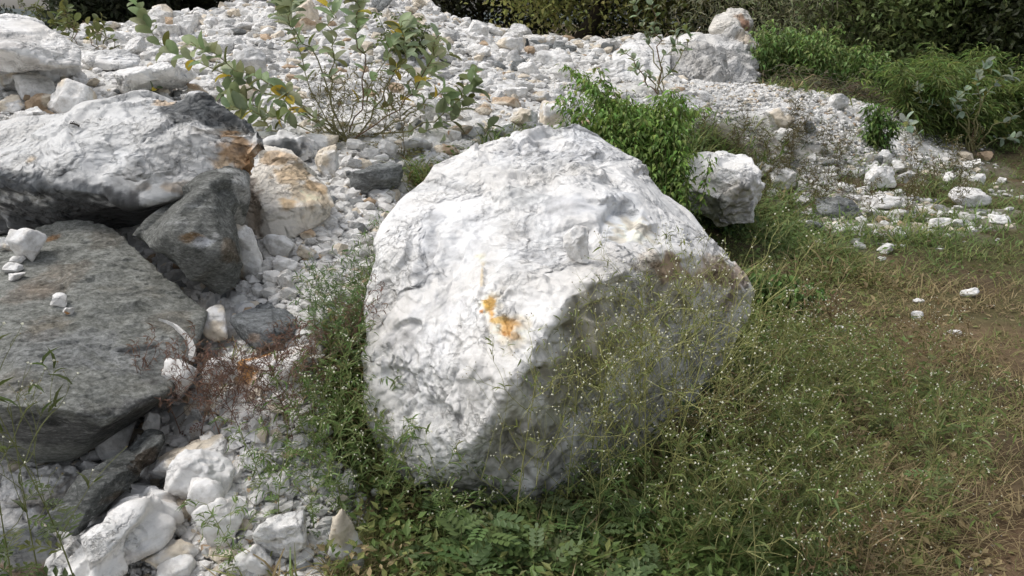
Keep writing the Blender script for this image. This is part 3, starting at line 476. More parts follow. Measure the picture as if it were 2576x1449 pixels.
# stones one by one: (u, v, w, h, kind, label)
ST = [
 (45, 158, 130, 75, 'C', "white block with a tan face under the sloping corner boulder"), (130, 185, 130, 62, 'W', "knobbly white stone below the sloping corner boulder"), (40, 212, 120, 62, 'C', "pale pinkish boulder at the left edge"),
 (95, 228, 115, 58, 'W', "white faceted rock at the left, above the tan-lined block"), (185, 252, 115, 88, 'C', "squarish white block with tan lines, above the long boulder at left"), (365, 212, 205, 80, 'W', "long low white rock with dark lichen spots, behind the long boulder"),
 (275, 160, 150, 46, 'P', "long pale grey slab on the slope at upper left"), (28, 262, 76, 44, 'C', "white flat stone with a tan underside at the left edge"), (98, 264, 62, 40, 'T', "white stone with a tan spot, above the long boulder"), (92, 290, 50, 28, 'W', "small white stone sitting on the long boulder's left end"),
 (143, 305, 58, 22, 'W', "flat white stone in the notch of the long boulder"), (97, 312, 46, 26, 'T', "tan stone in the notch of the long boulder"),
 (412, 42, 54, 50, 'C', "pinkish white stone on the skyline below the dark tree at left"), (468, 24, 52, 40, 'T', "tan stone on the skyline left of the rubble peak"), (472, 72, 56, 50, 'W', "cracked white stone left of the rubble peak"), (425, 86, 58, 36, 'P', "pale stone under the pinkish white stone"),
 (777, 32, 54, 52, 'T', "pointed brown stone on the rubble peak"), (770, 66, 66, 34, 'T', "brown slab just below the pointed brown stone"), (640, 166, 84, 66, 'P', "white boulder seen through the left of the milkweed shrub"), (616, 240, 72, 42, 'T', "tan grey stone under the left of the milkweed shrub"),
 (958, 16, 56, 34, 'G', "grey stone near the rubble peak"), (1053, 12, 46, 30, 'C', "cream stone right of the rubble peak"), (976, 42, 44, 36, 'C', "cream white stone below the grey stone near the rubble peak"), (1202, 44, 48, 38, 'W', "white stone on top of the pile at the end of the skyline"),
 (1202, 80, 52, 44, 'W', "white cubic stone, lower of the pile at the end of the skyline"), (1232, 62, 30, 30, 'T', "tan stone right in the pile at the end of the skyline"), (1246, 80, 48, 26, 'C', "cream stone right of the pile at the end of the skyline"), (1280, 116, 80, 42, 'C', "cream block left of the row of grey stones"),
 (1318, 112, 32, 24, 'D', "first dark grey stone of the row under the big tree, from the left"), (1345, 116, 34, 24, 'G', "grey stone, second of the row under the big tree"), (1374, 120, 38, 26, 'D', "dark stone, third of the row under the big tree"), (1404, 122, 36, 26, 'G', "grey stone, fourth of the row under the big tree"), (1434, 126, 36, 22, 'G', "grey stone, last of the row, at the tree trunk"),
 (1400, 152, 98, 46, 'P', "large pale grey stone below the row of grey stones"), (1200, 136, 66, 32, 'P', "blocky pale stone left on the mid slope"), (1291, 143, 36, 36, 'P', "upright pale stone below the cream block"), (1301, 168, 44, 32, 'G', "grey stone beside a white stone on the mid slope"),
 (1331, 177, 58, 34, 'W', "white stone right of the grey stone on the mid slope"), (1414, 188, 54, 54, 'W', "white pyramid shaped stone on the mid slope"), (1408, 219, 38, 24, 'C', "cream stone at the foot of the white pyramid stone"), (1337, 213, 26, 22, 'T', "tan stone on the mid slope"), (1540, 176, 60, 54, 'P', "rounded grey-white stone left of the big smooth boulder"),
 (1808, 86, 150, 34, 'W', "long white ledge stone under the tallest boulder of the heap"), (1760, 104, 110, 30, 'W', "long white ledge stone above the rough grey-white boulder"), (1840, 128, 96, 36, 'W', "white ledge stone right over the rough grey-white boulder"), (1882, 100, 46, 48, 'T', "tan stone right in the heap at upper right"), (1876, 160, 64, 84, 'C', "pinkish white stone right of the rough grey-white boulder"),
 (1972, 70, 32, 36, 'W', "white post-like stone above the nettle thicket"), (1957, 312, 76, 50, 'C', "white stone with a cream underside in front of the gravel heap"), (1965, 344, 44, 36, 'W', "white pointed stone at the foot of the gravel heap"), (2033, 328, 40, 32, 'G', "grey stone in front of the gravel heap"), (2104, 262, 50, 46, 'P', "bluish white block on top of the gravel heap"),
 (2174, 282, 32, 36, 'W', "white upright stone behind the lone green bush"), (2207, 446, 72, 58, 'W', "squared white block on the weedy ground at right"), (2222, 402, 36, 38, 'W', "white pointed stone on top behind the squared block"), (2186, 404, 30, 26, 'C', "small cream stone left behind the squared block"), (2262, 428, 36, 36, 'W', "white stone right of the squared block"), (2275, 452, 40, 34, 'P', "pale stone lowest at the right of the squared block"),
 (1964, 450, 64, 50, 'W', "white pointed stone right of the squarish boulder"), (2383, 452, 34, 32, 'W', "white stone in twigs at far right"), (2020, 512, 30, 34, 'W', "small upright white stone left of the flat grey slab"), (2104, 525, 112, 50, 'G', "flat grey slab in the weedy ground at right"), (2212, 520, 90, 36, 'W', "broken white stone right of the flat grey slab"), (2424, 504, 104, 42, 'W', "long white stone at the edge of the grass at far right"),
 (2508, 555, 58, 32, 'W', "white block in the grass near the right edge"), (2228, 631, 40, 28, 'W', "small squared white block alone in the grass"), (2157, 621, 32, 20, 'P', "pale stone left of the small squared block in the grass"), (2058, 616, 40, 16, 'C', "flat cream stone in the weeds right of the biggest boulder"), (2107, 570, 38, 18, 'C', "flat cream stone below the flat grey slab"), (2049, 571, 52, 26, 'G', "low grey stone below the flat grey slab"),
 (2435, 739, 42, 30, 'W', "rounded white stone on the brown grass"), (2306, 763, 27, 15, 'W', "small flat white stone above the orange stone"), (2302, 798, 32, 20, 'O', "orange stone in the brown grass"), (2401, 838, 30, 16, 'W', "small white stone below the rounded one on the brown grass"), (1937, 828, 30, 26, 'P', "pale stone in the weeds right of the biggest boulder"), (2358, 564, 62, 28, 'W', "long low white stone in the grass"), (2111, 831, 26, 14, 'W', "white chip in the weeds at right"), (2052, 923, 26, 16, 'C', "cream chip in the weeds at right"),
 (1317, 304, 70, 78, 'C', "cream stone just above the biggest boulder's left shoulder"), (1385, 294, 80, 68, 'C', "white stone with a tan underside above the biggest boulder's peak"), (1344, 332, 54, 42, 'P', "pale stone between the two cream stones above the biggest boulder"), (1270, 332, 54, 46, 'C', "cream stone left of the pair above the biggest boulder"), (1438, 284, 56, 52, 'W', "white stone right of the pair above the biggest boulder"),
 (1278, 258, 76, 28, 'T', "flat tan grey stone on the slope"), (1292, 236, 70, 30, 'W', "white stone above the flat tan grey stone"), (1080, 272, 68, 56, 'P', "grey-white stone seen behind the milkweed shrub's right side"), (1140, 348, 42, 32, 'O', "white stone with an orange spot right of the milkweed shrub"), (1195, 340, 50, 30, 'P', "grey-white stone in front of the cream stones"), (1052, 372, 72, 40, 'P', "low pale stone right of the milkweed shrub's foot"), (1126, 386, 72, 32, 'T', "flat tan grey stone left above the biggest boulder"), (1190, 396, 70, 28, 'W', "white stone touching the biggest boulder's left shoulder"),
 (898, 368, 46, 28, 'W', "small white stone in front of the milkweed shrub's foot"), (982, 380, 58, 44, 'W', "white triangular stone right below the milkweed shrub"), (938, 394, 42, 32, 'P', "pale stone left of the triangular stone"), (916, 416, 42, 26, 'T', "brown stone below the milkweed shrub"), (890, 444, 64, 44, 'M', "half dark half white stone below the milkweed shrub"), (955, 460, 150, 66, 'G', "flat grey boulder below the milkweed shrub"),
 (730, 380, 132, 82, 'M', "white rock with a dark right half, above the cream boulder"), (818, 360, 86, 40, 'C', "cream white stone left of the milkweed shrub's foot"), (820, 410, 62, 80, 'C', "upright white and tan stone left below the milkweed shrub"),
 (703, 620, 84, 68, 'W', "rounded cubic white stone below the cream boulder"), (630, 645, 92, 172, 'C', "tall white and tan stone standing right of the dark wedge rock"), (714, 667, 76, 36, 'W', "flat white stone under the rounded cubic stone"), (828, 562, 62, 36, 'W', "rounded white stone right of the cream boulder"), (767, 638, 56, 38, 'C', "white stone right of the rounded cubic stone"), (780, 598, 48, 36, 'T', "brown stone below the cream boulder"), (836, 537, 46, 34, 'W', "white stone on the edge right of the cream boulder"), (680, 702, 50, 46, 'W', "small white stone over the speckled grey rock"), (720, 712, 42, 58, 'W', "upright white stone over the speckled grey rock"), (722, 742, 46, 32, 'C', "cream stone touching the speckled grey rock"),
 (600, 764, 50, 38, 'W', "white stone left above the speckled grey rock"), (612, 728, 46, 38, 'P', "shaded stone at the foot of the tall white and tan stone"), (650, 734, 40, 34, 'P', "shaded pale stone above the speckled grey rock"), (543, 812, 84, 78, 'C', "crumbly pink and cream stone left of the speckled grey rock"), (690, 930, 160, 96, 'O', "white stone with a strong orange stain in the red weed"), (770, 880, 40, 50, 'P', "pale stone right of the speckled grey rock"), (450, 945, 110, 90, 'W', "thin white shard with jagged edge beside the grey boulder"), (560, 930, 90, 70, 'C', "pinkish white stone in the red weed"),
 (100, 1234, 210, 86, 'W', "white stone in the shade under the broad grey boulder"), (62, 1296, 150, 56, 'W', "grainy white stone at the left edge"), (18, 1400, 80, 130, 'P', "grey-white stone in the lower left corner"), (88, 1395, 140, 170, 'B', "brown and grey stone in the lower left corner"), (292, 1122, 104, 104, 'P', "white shard standing behind the dark leaning slab"), (224, 1178, 48, 42, 'P', "shaded white stone under the grey boulder's edge"), (385, 1064, 46, 62, 'P', "white splinter standing at the grey boulder's corner"),
 (490, 1164, 190, 74, 'C', "cream stone right of the dark leaning slab"), (508, 1212, 156, 120, 'W', "white rounded stone right of the cracked rock"), (524, 1276, 90, 112, 'W', "white stone below the rounded one right of the cracked rock"), (460, 1290, 54, 56, 'T', "small tan stone wedged right of the cracked rock"), (566, 1322, 110, 124, 'W', "white stone among the flowering weeds at bottom"), (446, 1392, 112, 58, 'C', "cream stone below the cracked rock"), (456, 1430, 92, 56, 'W', "white stone at the bottom edge"), (726, 1342, 128, 112, 'W', "grey-white rock among the weeds at bottom"), (870, 1360, 86, 196, 'C', "upright white stone with a brown side at the bottom"), (632, 1156, 62, 54, 'W', "white stone under the feathery herb at bottom"), (1205, 1372, 92, 80, 'P', "pale stone under the leafy plants at bottom"), (640, 1420, 90, 60, 'W', "white stone half hidden by weeds at the bottom edge"), (700, 1230, 70, 50, 'P', "pale stone in the green herbs at bottom")]
YS = {(450, 945): 2.38, (560, 930): 2.42, (690, 930): 2.5, (543, 812): 2.72, (385, 1064): 2.4}
for i, (u, v, w, h, k, lab) in enumerate(ST):
    big = w > 90
    place_rock("stone" if not big else "rock", u, v, w, h, k, lab, Y=YS.get((u, v)), cat='stone' if not big else 'rock', seed=200+i*3, sink=.25)
# stones that lie on other stones
def on_rock(u, v, w, h, k, lab, seed, name="stone"):
    dg = bpy.context.evaluated_depsgraph_get(); dg.update(); d = Vector(ray(u, v+h*.3)).normalized()
    hit, loc, nrm, idx, ob, mx = S.ray_cast(dg, Vector((0, 0, CAMZ)), d)
    return place_rock(name, u, v, w, h, k, lab, 'stone', seed=seed, sink=.15, at=np.array(loc)+np.array([0, .02, 0]), depth=.8)
for i, (u, v, w, h, k, lab) in enumerate([
 (78, 632, 90, 76, 'W', "white stone, biggest of those lying on the broad grey boulder"), (14, 622, 46, 40, 'C', "white stone at the left edge on the grey boulder"), (38, 658, 46, 24, 'W', "white stone below the biggest one on the grey boulder"), (24, 682, 48, 26, 'W', "white stone second from the bottom of the pile on the grey boulder"), (32, 703, 42, 20, 'W', "thin white chip, lowest of the pile on the grey boulder"),
 (141, 762, 46, 34, 'W', "white stone alone in the middle of the broad grey boulder"), (165, 790, 32, 22, 'O', "orange chip beside the lone white stone on the grey boulder"), (1449, 634, 62, 84, 'W', "rounded white stone resting on top of the biggest boulder")]):
    on_rock(u, v, w, h, k, lab, 700+i)
# curved white flake on the grey boulder's edge
fl = MB(); cpts = [(400, 801), (420, 806), (440, 815), (460, 832), (476, 850), (484, 872), (480, 895)]; wd = [2, 6, 8, 10, 12, 13, 10]; dg = bpy.context.evaluated_depsgraph_get(); top = []; bot = []
for (u, v), w in zip(cpts, wd):
    b = P(u, v, 2.60-(v-801)*.0022); t = np.array([w*.6, .3, -w*.25])/FPX*2.6; top += [b-t, b+t]; bot += [b-t-[0, 0, .02], b+t-[0, 0, .02]]
V = np.array(top+bot); m = len(top); Qs = []
for i in range(len(cpts)-1):
    a, b, c, d = 2*i, 2*i+1, 2*i+3, 2*i+2; Qs += [(a, b, c, d), (a+m, d+m, c+m, b+m), (a, d, d+m, a+m), (b, b+m, c+m, c)]
Qs += [(0, m, m+1, 1), (m-2, m-1, 2*m-1, 2*m-2)]
fl.add(V, None, Qs, WHITE*.8); tag(fl.build("marble_flake", M_MARBLE, None, False, V.mean(0)), "thin curved white flake at the grey boulder's right edge", "flake")
# many more stones of the slope, each its own object
TPL = []
for k in range(14):
    V, F = rock_shape(900+k, (1, .85, .7), 3, npl=8, p=60, rough=.7); V[:, 2] -= V[:, 2].min(); TPL.append((V, F))
ZONES = [("on the far crest of the rubble slope", lambda u, v: v < 75, 'crest'), ("on the rubble slope left of the milkweed shrub", lambda u, v: (u < 640) & (v < 300), 'left'),
         ("behind the stems of the milkweed shrub", lambda u, v: (u < 1150) & (v < 370), 'shrub'), ("on the slope above the biggest boulder", lambda u, v: (u < 1780) & (v < 420), 'mid'),
         ("on the gravel heap at right", lambda u, v: u > 1700, 'heap'), ("between the grey boulders and the biggest boulder", lambda u, v: v < 1000, 'gap'), ("in the pile at the lower left", lambda u, v: v >= 1000, 'low')]
SZN = ["small", "fist-sized", "larger"]; CLN = {'W': "white", 'C': "cream white", 'P': "pale grey", 'T': "tan", 'G': "grey"}
meshes = {}; n = 0; tries = 0
while n < 185 and tries < 6000:
    tries += 1; a = R.uniform(-.62, .42); lr_ = R.uniform(math.log(2.2), math.log(16)); r_ = math.exp(lr_); x, y = r_*math.sin(a), r_*math.cos(a)
    if rub(x, y)[0] < .8: continue
    z = tz(x, y)[0]; u, v, d_ = proj(np.array([x, y, z])); u, v = u[0], v[0]
    if not (-30 < u < 2600 and -30 < v < 1480): continue
    if u > 1850 and v > 340 and R.random() < .7: continue
    k = R.choices('WCPTG', [55, 18, 15, 7, 5])[0]; px = R.choice([26, 32, 38, 46, 56])*(.6 if u > 1700 else 1); t = R.randrange(14)
    if (k, t) not in meshes: meshes[k, t] = mkmesh("stone", TPL[t][0], TPL[t][1], None, rock_cols(TPL[t][0], k, t+3), M_GNEISS if k == 'G' else M_CHIP, False)
    o = bpy.data.objects.new("stone", meshes[k, t]); COL.objects.link(o); w = px/FPX*r_; o.scale = (w*R.uniform(.8, 1.2), w*R.uniform(.8, 1.2), w*R.uniform(.6, 1.0))
    o.rotation_euler = (R.uniform(-.4, .4), R.uniform(-.4, .4), R.uniform(0, 6.28)); o.location = (x, y, z-.03*w)
    zn = [q for q in ZONES if q[1](u, v)][0]; tag(o, "%s %s stone %s" % ("small" if px < 36 else "larger", CLN[k], zn[0]), 'stone', "%s %s stones %s" % ("small" if px < 36 else "larger", CLN[k], zn[0])); n += 1
# loose rubble and gravel: uncountable
RB = MB(); TS = []
for k in range(16):
    V, F = rock_shape(1000+k, (1, .85, .65), 1 if k % 4 else 2, rough=1.2, p=60, npl=8); TS.append((V, F))
Nn = 52000; a = rs.uniform(-.72, .62, Nn); r_ = np.exp(rs.uniform(math.log(1.7), math.log(19), Nn)); X, Y_ = r_*np.sin(a), r_*np.cos(a); mk_ = rub(X, Y_); Z = tz(X, Y_)

a2 = rs.uniform(.18, .62, 52000); r2 = np.exp(rs.uniform(math.log(4.5), math.log(13), 52000)); a3 = rs.uniform(-.66, -.08, 13000); r3 = np.exp(rs.uniform(math.log(1.75), math.log(4.5), 13000)); a = np.concatenate([a, a2, a3]); r_ = np.concatenate([r_, r2, r3]); X, Y_ = r_*np.sin(a), r_*np.cos(a); mk_ = rub(X, Y_); Z = tz(X, Y_); Nn = len(X)
u, v, d_ = proj(np.stack([X, Y_, Z], 1)); keep = (rs.rand(Nn) < mk_**1.6*1.05) & (u > -350) & (u < 2800) & (v > -60) & (v < 1700); X, Y_, Z, r_, u, v = X[keep], Y_[keep], Z[keep], r_[keep], u[keep], v[keep]
px = 6+rs.pareto(1.8, len(X))*6; px = np.minimum(px, 34); px = np.where(r_ < 4.5, np.minimum(px*1.5, 50), px); px = np.where((u > 1720) & (v < 400), np.minimum(4.5+(px-6)*.5, 13), px); szs = px/FPX*r_
cl = rs.rand(len(X)); grp = rs.randint(0, 16, len(X)); yaw = rs.uniform(0, 6.28, len(X)); tx = rs.uniform(-.6, .6, len(X)); ty = rs.uniform(-.6, .6, len(X))
colr = np.where((cl < .72)[:, None], WHITE, np.where((cl < .84)[:, None], CREAM, np.where((cl < .93)[:, None], PALE, np.where((cl < .97)[:, None], TAN, GREY))))*rs.uniform(.86, 1.08, (len(X), 1))
Z = Z+rs.uniform(-.1, .25, len(X))*szs
for k in range(16):
    m = np.where(grp == k)[0]; V, F = TS[k]; n_ = len(V)
    sx = szs[m, None]*rs.uniform(.7, 1.3, (len(m), 3)); W3 = V[None]*sx[:, None]
    c, s = np.cos(tx[m])[:, None], np.sin(tx[m])[:, None]; y2 = W3[..., 1]*c-W3[..., 2]*s; z2 = W3[..., 1]*s+W3[..., 2]*c
    c, s = np.cos(yaw[m])[:, None], np.sin(yaw[m])[:, None]; W3 = np.stack([W3[..., 0]*c-y2*s+X[m, None], W3[..., 0]*s+y2*c+Y_[m, None], z2+Z[m, None]], -1)
    RB.add(W3.reshape(-1, 3), (F[None]+(np.arange(len(m))*n_)[:, None, None]).reshape(-1, 3), None, np.repeat(colr[m], n_, 0))
# crumbs of soil and grit on the bare path
a = rs.uniform(.42, .8, 9000); r_ = np.exp(rs.uniform(math.log(1.9), math.log(7), 9000)); X, Y_ = r_*np.sin(a), r_*np.cos(a); Z = tz(X, Y_); u, v, d_ = proj(np.stack([X, Y_, Z], 1))
k = (u+60*fbm(np.stack([X, Y_, Z], 1)*1.5, 3, 3) > 2330) & (u < 2900) & (v > 650); X, Y_, Z, r_ = X[k], Y_[k], Z[k], r_[k]; V, F = rock_shape(1111, (1, .85, .6), 1); n_ = len(V); m = len(X)
sz = (2.5+rs.pareto(2.5, m)*3).clip(2, 14)/FPX*r_; yw = rs.uniform(0, 6.28, m); c, s = np.cos(yw)[:, None], np.sin(yw)[:, None]; q = V[None]*sz[:, None, None]
cc = np.where((rs.rand(m) < .06)[:, None], PALE, np.array([.20, .135, .085]))*rs.uniform(.6, 1.4, (m, 1))
RB.add(np.stack([q[..., 0]*c-q[..., 1]*s+X[:, None], q[..., 0]*s+q[..., 1]*c+Y_[:, None], q[..., 2]+Z[:, None]], -1).reshape(-1, 3), (F[None]+(np.arange(m)*n_)[:, None, None]).reshape(-1, 3), None, np.repeat(cc, n_, 0))
tag(RB.build("rubble", M_CHIP), kind='stuff')
# ------------------------------------------------------------------ plants
def strip_leaf(ys, ws, fold=.25, curve=.25):
    V = []; Q = []
    for y, w in zip(ys, ws): zc = -curve*y*y; V += [(-w, y, zc+fold*w), (0, y, zc), (w, y, zc+fold*w)]
    for i in range(len(ys)-1):
        a = 3*i; Q += [(a, a+1, a+4, a+3), (a+1, a+2, a+5, a+4)]
    return np.array(V), [], np.array(Q)
OVAL = strip_leaf([0, .06, .25, .55, .8, .94, 1], [.02, .12, .38, .5, .40, .2, .01])
NETTLE = strip_leaf([0, .1, .35, .65, 1], [.02, .28, .40, .22, .0], .3, .45)
NARROW = strip_leaf([0, .3, .65, 1], [.2, .5, .45, .02], .2, .5)
BLADE = (np.array([(-.5, 0, 0), (.5, 0, 0), (-.4, .5, -.12), (.4, .5, -.12), (0, 1, -.5)]), np.array([(2, 3, 4)]), np.array([(0, 1, 3, 2)]))
DIAM = (np.array([(0, 0, 0), (.5, .45, .1), (0, 1, 0), (-.5, .45, .1)]), [], np.array([(0, 1, 2, 3)]))
def lobed(n=4, L=.38, wid=.13):
    V = []; Q = []; T = []
    for i in range(n+1):
        y = i/n; V += [(-.018, y, -.2*y*y), (.018, y, -.2*y*y)]
        if i: a = 2*(i-1); Q.append((a, a+1, a+3, a+2))
    for i in range(n):
        y = (i+.5)/n; l = L*(1-.6*abs(y-.4))
        for s in (-1, 1):
            a = len(V); V += [(0, y-.05, -.2*y*y), (s*l*.6, y+.02, -.2*y*y+.03), (s*l, y+l*.55, -.2*y*y-.02), (s*l*.45, y+wid+.03, -.2*y*y)]; Q.append((a, a+1, a+2, a+3))
    a = len(V); V += [(0, .9, -.16), (.09, 1.02, -.2), (0, 1.18, -.28), (-.09, 1.02, -.2)]; Q.append((a, a+1, a+2, a+3))
    return np.array(V), [], np.array(Q)
LOBED = lobed()
def pinnate(n=4):
    V = [(-.008, 0, 0), (.008, 0, 0), (.008, 1, -.15), (-.008, 1, -.15)]; Q = [(0, 1, 2, 3)]
    for i in range(n+1):
        y = .12+.85*i/n; zc = -.15*y*y
        for s in ((-1, 1) if i < n else (0,)):
            a = len(V); l = .3 if s else .28
            if s: V += [(0, y, zc), (s*l*.5, y-.05, zc+.03), (s*l*1.0, y+.06, zc+.03), (s*l*1.1, y+.2, zc), (s*l*.5, y+.19, zc+.02)]
            else: V += [(0, y, zc), (.09, y+.12, zc), (.05, y+.26, zc), (-.05, y+.26, zc), (-.09, y+.12, zc)]
            Q.append((a, a+1, a+2, a+3)); Q.append((a, a+3, a+4, a+4))
    Q = np.array(Q); t = Q[:, 2] == Q[:, 3]; T = Q[:, [0, 1, 2]]
    return np.array(V), np.array([(q[0], q[1], q[2]) for q in Q if q[2] == q[3]]), np.array([q for q in Q if q[2] != q[3]])
PINN = pinnate()
_o = ico(1); PUFF = (np.array([(0, 0, .5), (0, 0, -.3), (.5, 0, .1), (-.25, .43, .1), (-.25, -.43, .1)]), np.array([(0, 2, 3), (0, 3, 4), (0, 4, 2), (1, 3, 2), (1, 4, 3), (1, 2, 4)]), [])
def unit(v): v = np.asarray(v, float); return v/(np.linalg.norm(v, axis=-1, keepdims=True)+1e-9)
def curve_pts(ctrl, n=12):
    c = np.asarray(ctrl, float); c = np.concatenate([2*c[:1]-c[1:2], c, 2*c[-1:]-c[-2:-1]]); out = []
    m = len(c)-3
    for t in np.linspace(0, m-1e-6, n):
        i = int(t); f = t-i; a, b, d, e = c[i:i+4]
        out.append(.5*((2*b)+(-a+d)*f+(2*a-5*b+4*d-e)*f*f+(-a+3*b-3*d+e)*f**3))
    return np.array(out)
def jit(c, n, s=.2, r=rs): return np.clip(np.asarray(c)[None]*(1+r.uniform(-s, s, (n, 1)))*(1+r.uniform(-s*.4, s*.4, (n, 3))), .004, .85)
# --- broad-leaved milkweed shrubs
def milkweed(name, label, base, stems, lsize, Yr, r0, lc=(.32, .38, .21), seed=0, start=.35, gap=.055, yellow=.05, group=None):
    r = np.random.RandomState(seed); root = thing(name, base, label, 'shrub', group); S_ = MB(); L_ = MB(); YL = MB()
    for st in stems:
        Yt = base[1]+r.uniform(-Yr, Yr); n = len(st); ctrl = [base+np.array([r.uniform(-.06, .06), r.uniform(-.06, .06), -.03])]
        for i, (u, v) in enumerate(st): ctrl.append(P(u+r.uniform(-16, 16), v+r.uniform(-14, 14), base[1]+(Yt-base[1])*((i+1)/n)))
        path = curve_pts(ctrl, 16); path[1:-1] += r.normal(0, .012, (14, 3))*(base[1]/5); ln = np.linalg.norm(np.diff(path, axis=0), axis=1).sum()
        S_.tube(path, r0*(.7+.3*r.rand()), r0*.3, np.array([.30, .28, .14])*r.uniform(.7, 1.1) if r.rand() < .75 else np.array([.20, .13, .08]), 5)
        t = start+r.uniform(0, .1); k = r.randint(4); tg = unit(np.gradient(path, axis=0))
        while t < 1.0:
            f = t*15; i = min(int(f), 14); p = path[i]+(path[i+1]-path[i])*(f-i); d = tg[i]; a = unit(np.cross(d, [.3, .9, .1])); b = np.cross(d, a)
            ph = k*math.pi/2+r.uniform(-.4, .4); side = a*math.cos(ph)+b*math.sin(ph); sz = lsize*(1.05-.35*abs(t-.8)/.5)*r.uniform(.75, 1.15)*(.7 if t > .95 else 1)
            for s in (-1, 1):
                if r.rand() < .12: continue
                dd = side*s*.8+d*r.uniform(.35, .85)+np.array([0, 0, r.uniform(-.15, .25)])
                c = jit(lc, 1, .25, r)
                tgt = L_
                if r.rand() < yellow*(1.8-t): c = jit((.55, .42, .05), 1, .2, r); tgt = YL
                elif r.rand() < .12: c = jit((.17, .18, .05), 1, .2, r)
                tgt.leaves(OVAL, [p], [dd], [d*.8+np.array([0, 0, .6])+r.uniform(-.3, .3, 3)], sz, r.uniform(.48, .66), c)
            t += gap/ln*r.uniform(.8, 1.25); k += 1
    S_.build("stem", M_STEM, root, True, base); L_.build("foliage", M_LEAF, root, True, base)
    if YL.n: tag(YL.build("withered_foliage", M_LEAF, root, True, base), "yellowed leaves")
    return root
b = G(872, 352)
milkweed("milkweed_shrub", "large milkweed shrub with grey-green oval leaves growing from the rubble behind the boulders", b, [
    [(800, 250), (720, 80), (688, -20)], [(700, 262), (560, 185), (400, 95), (335, 5)], [(760, 270), (640, 215), (560, 165)], [(845, 230), (832, 100), (822, -10)], [(900, 200), (890, 60), (880, 0)],
    [(960, 220), (1010, 130), (1005, 60)], [(1010, 270), (1085, 180), (1110, 80)], [(930, 300), (1060, 210), (1120, 110)], [(1060, 300), (1170, 225), (1192, 170)], [(1000, 345), (1110, 300), (1190, 250)],
    [(960, 375), (1080, 402), (1170, 370), (1245, 325)], [(760, 312), (640, 262), (545, 250)], [(740, 255), (600, 170), (495, 110)], [(780, 150), (742, 60), (748, -10)], [(905, 260), (985, 130), (1040, 55)], 
    [(1010, 300), (1100, 240), (1140, 270)], [(800, 300), (730, 280), (690, 300)], [(700, 330), (640, 290), (560, 280)], [(1040, 360), (1130, 395), (1160, 380)], [(820, 320), (745, 262), (720, 240)]],
    .125, .55, .007, seed=3, start=.36, gap=.05, yellow=.06)
b = G(1664, 246)
milkweed("milkweed_shrub", "slender milkweed with tall leafy stems rising before the dark tree at upper middle", b, [[(1630, 130), (1612, 60), (1590, -10)], [(1650, 130), (1655, 60), (1640, -20)], [(1630, 200), (1600, 160), (1585, 125)], [(1665, 160), (1690, 110), (1705, 60)], [(1690, 180), (1720, 120), (1735, 60)], [(1625, 210), (1600, 185), (1580, 170)]], .10, .3, .010, (.28, .35, .21), seed=5, start=.3, gap=.06, yellow=0)
b = G(2440, 385)
milkweed("milkweed_shrub", "sprawling milkweed with pale bluish leaves and bare bent stems at the right edge", b, [[(2360, 340), (2300, 265)], [(2400, 300), (2340, 240), (2300, 215)], [(2430, 270), (2380, 210), (2350, 190)], [(2450, 250), (2470, 190), (2490, 155)], [(2480, 290), (2520, 220), (2545, 180)], [(2500, 340), (2560, 290), (2600, 240)], [(2350, 370), (2290, 330), (2270, 290)], [(2420, 300), (2400, 260), (2440, 215)], [(2480, 370), (2560, 350), (2620, 345)], [(2460, 320), (2440, 280), (2400, 270)]], .115, .5, .012, (.42, .50, .40), seed=8, start=.4, gap=.09, yellow=0)
for i, (u, v, st, lab) in enumerate([(60, 70, [(50, 30), (40, 5)], "yellowish young milkweed, leftmost on the skyline"), (130, 85, [(115, 40), (100, 20)], "yellowish milkweed with a leaning stem above the corner boulder"), (190, 120, [(170, 80), (172, 40), (165, 28)], "milkweed growing behind the corner boulder's right end"), (235, 130, [(245, 90), (250, 50)], "milkweed with drooping leaves left of the dark tree"), (380, 250, [(375, 235), (385, 215)], "single milkweed seedling behind the long boulder")]):
    b = G(u, v); s_ = [st, [(x+R.uniform(-25, 25), y+R.uniform(0, 25)) for x, y in st], [(x+R.uniform(-40, 40), y+R.uniform(0, 40)) for x, y in st]]
    milkweed("milkweed_shrub", lab, b, s_, .10*min(1.2, b[1]/8) if i < 4 else .09, .3, .008, (.15, .17, .06) if i < 4 else (.11, .15, .08), seed=20+i, start=.3, gap=.07, yellow=.02)
def ground_at(u, Y):
    p = P(u, 100, Y); return np.array([p[0], p[1], tz(p[0], p[1])[0]])
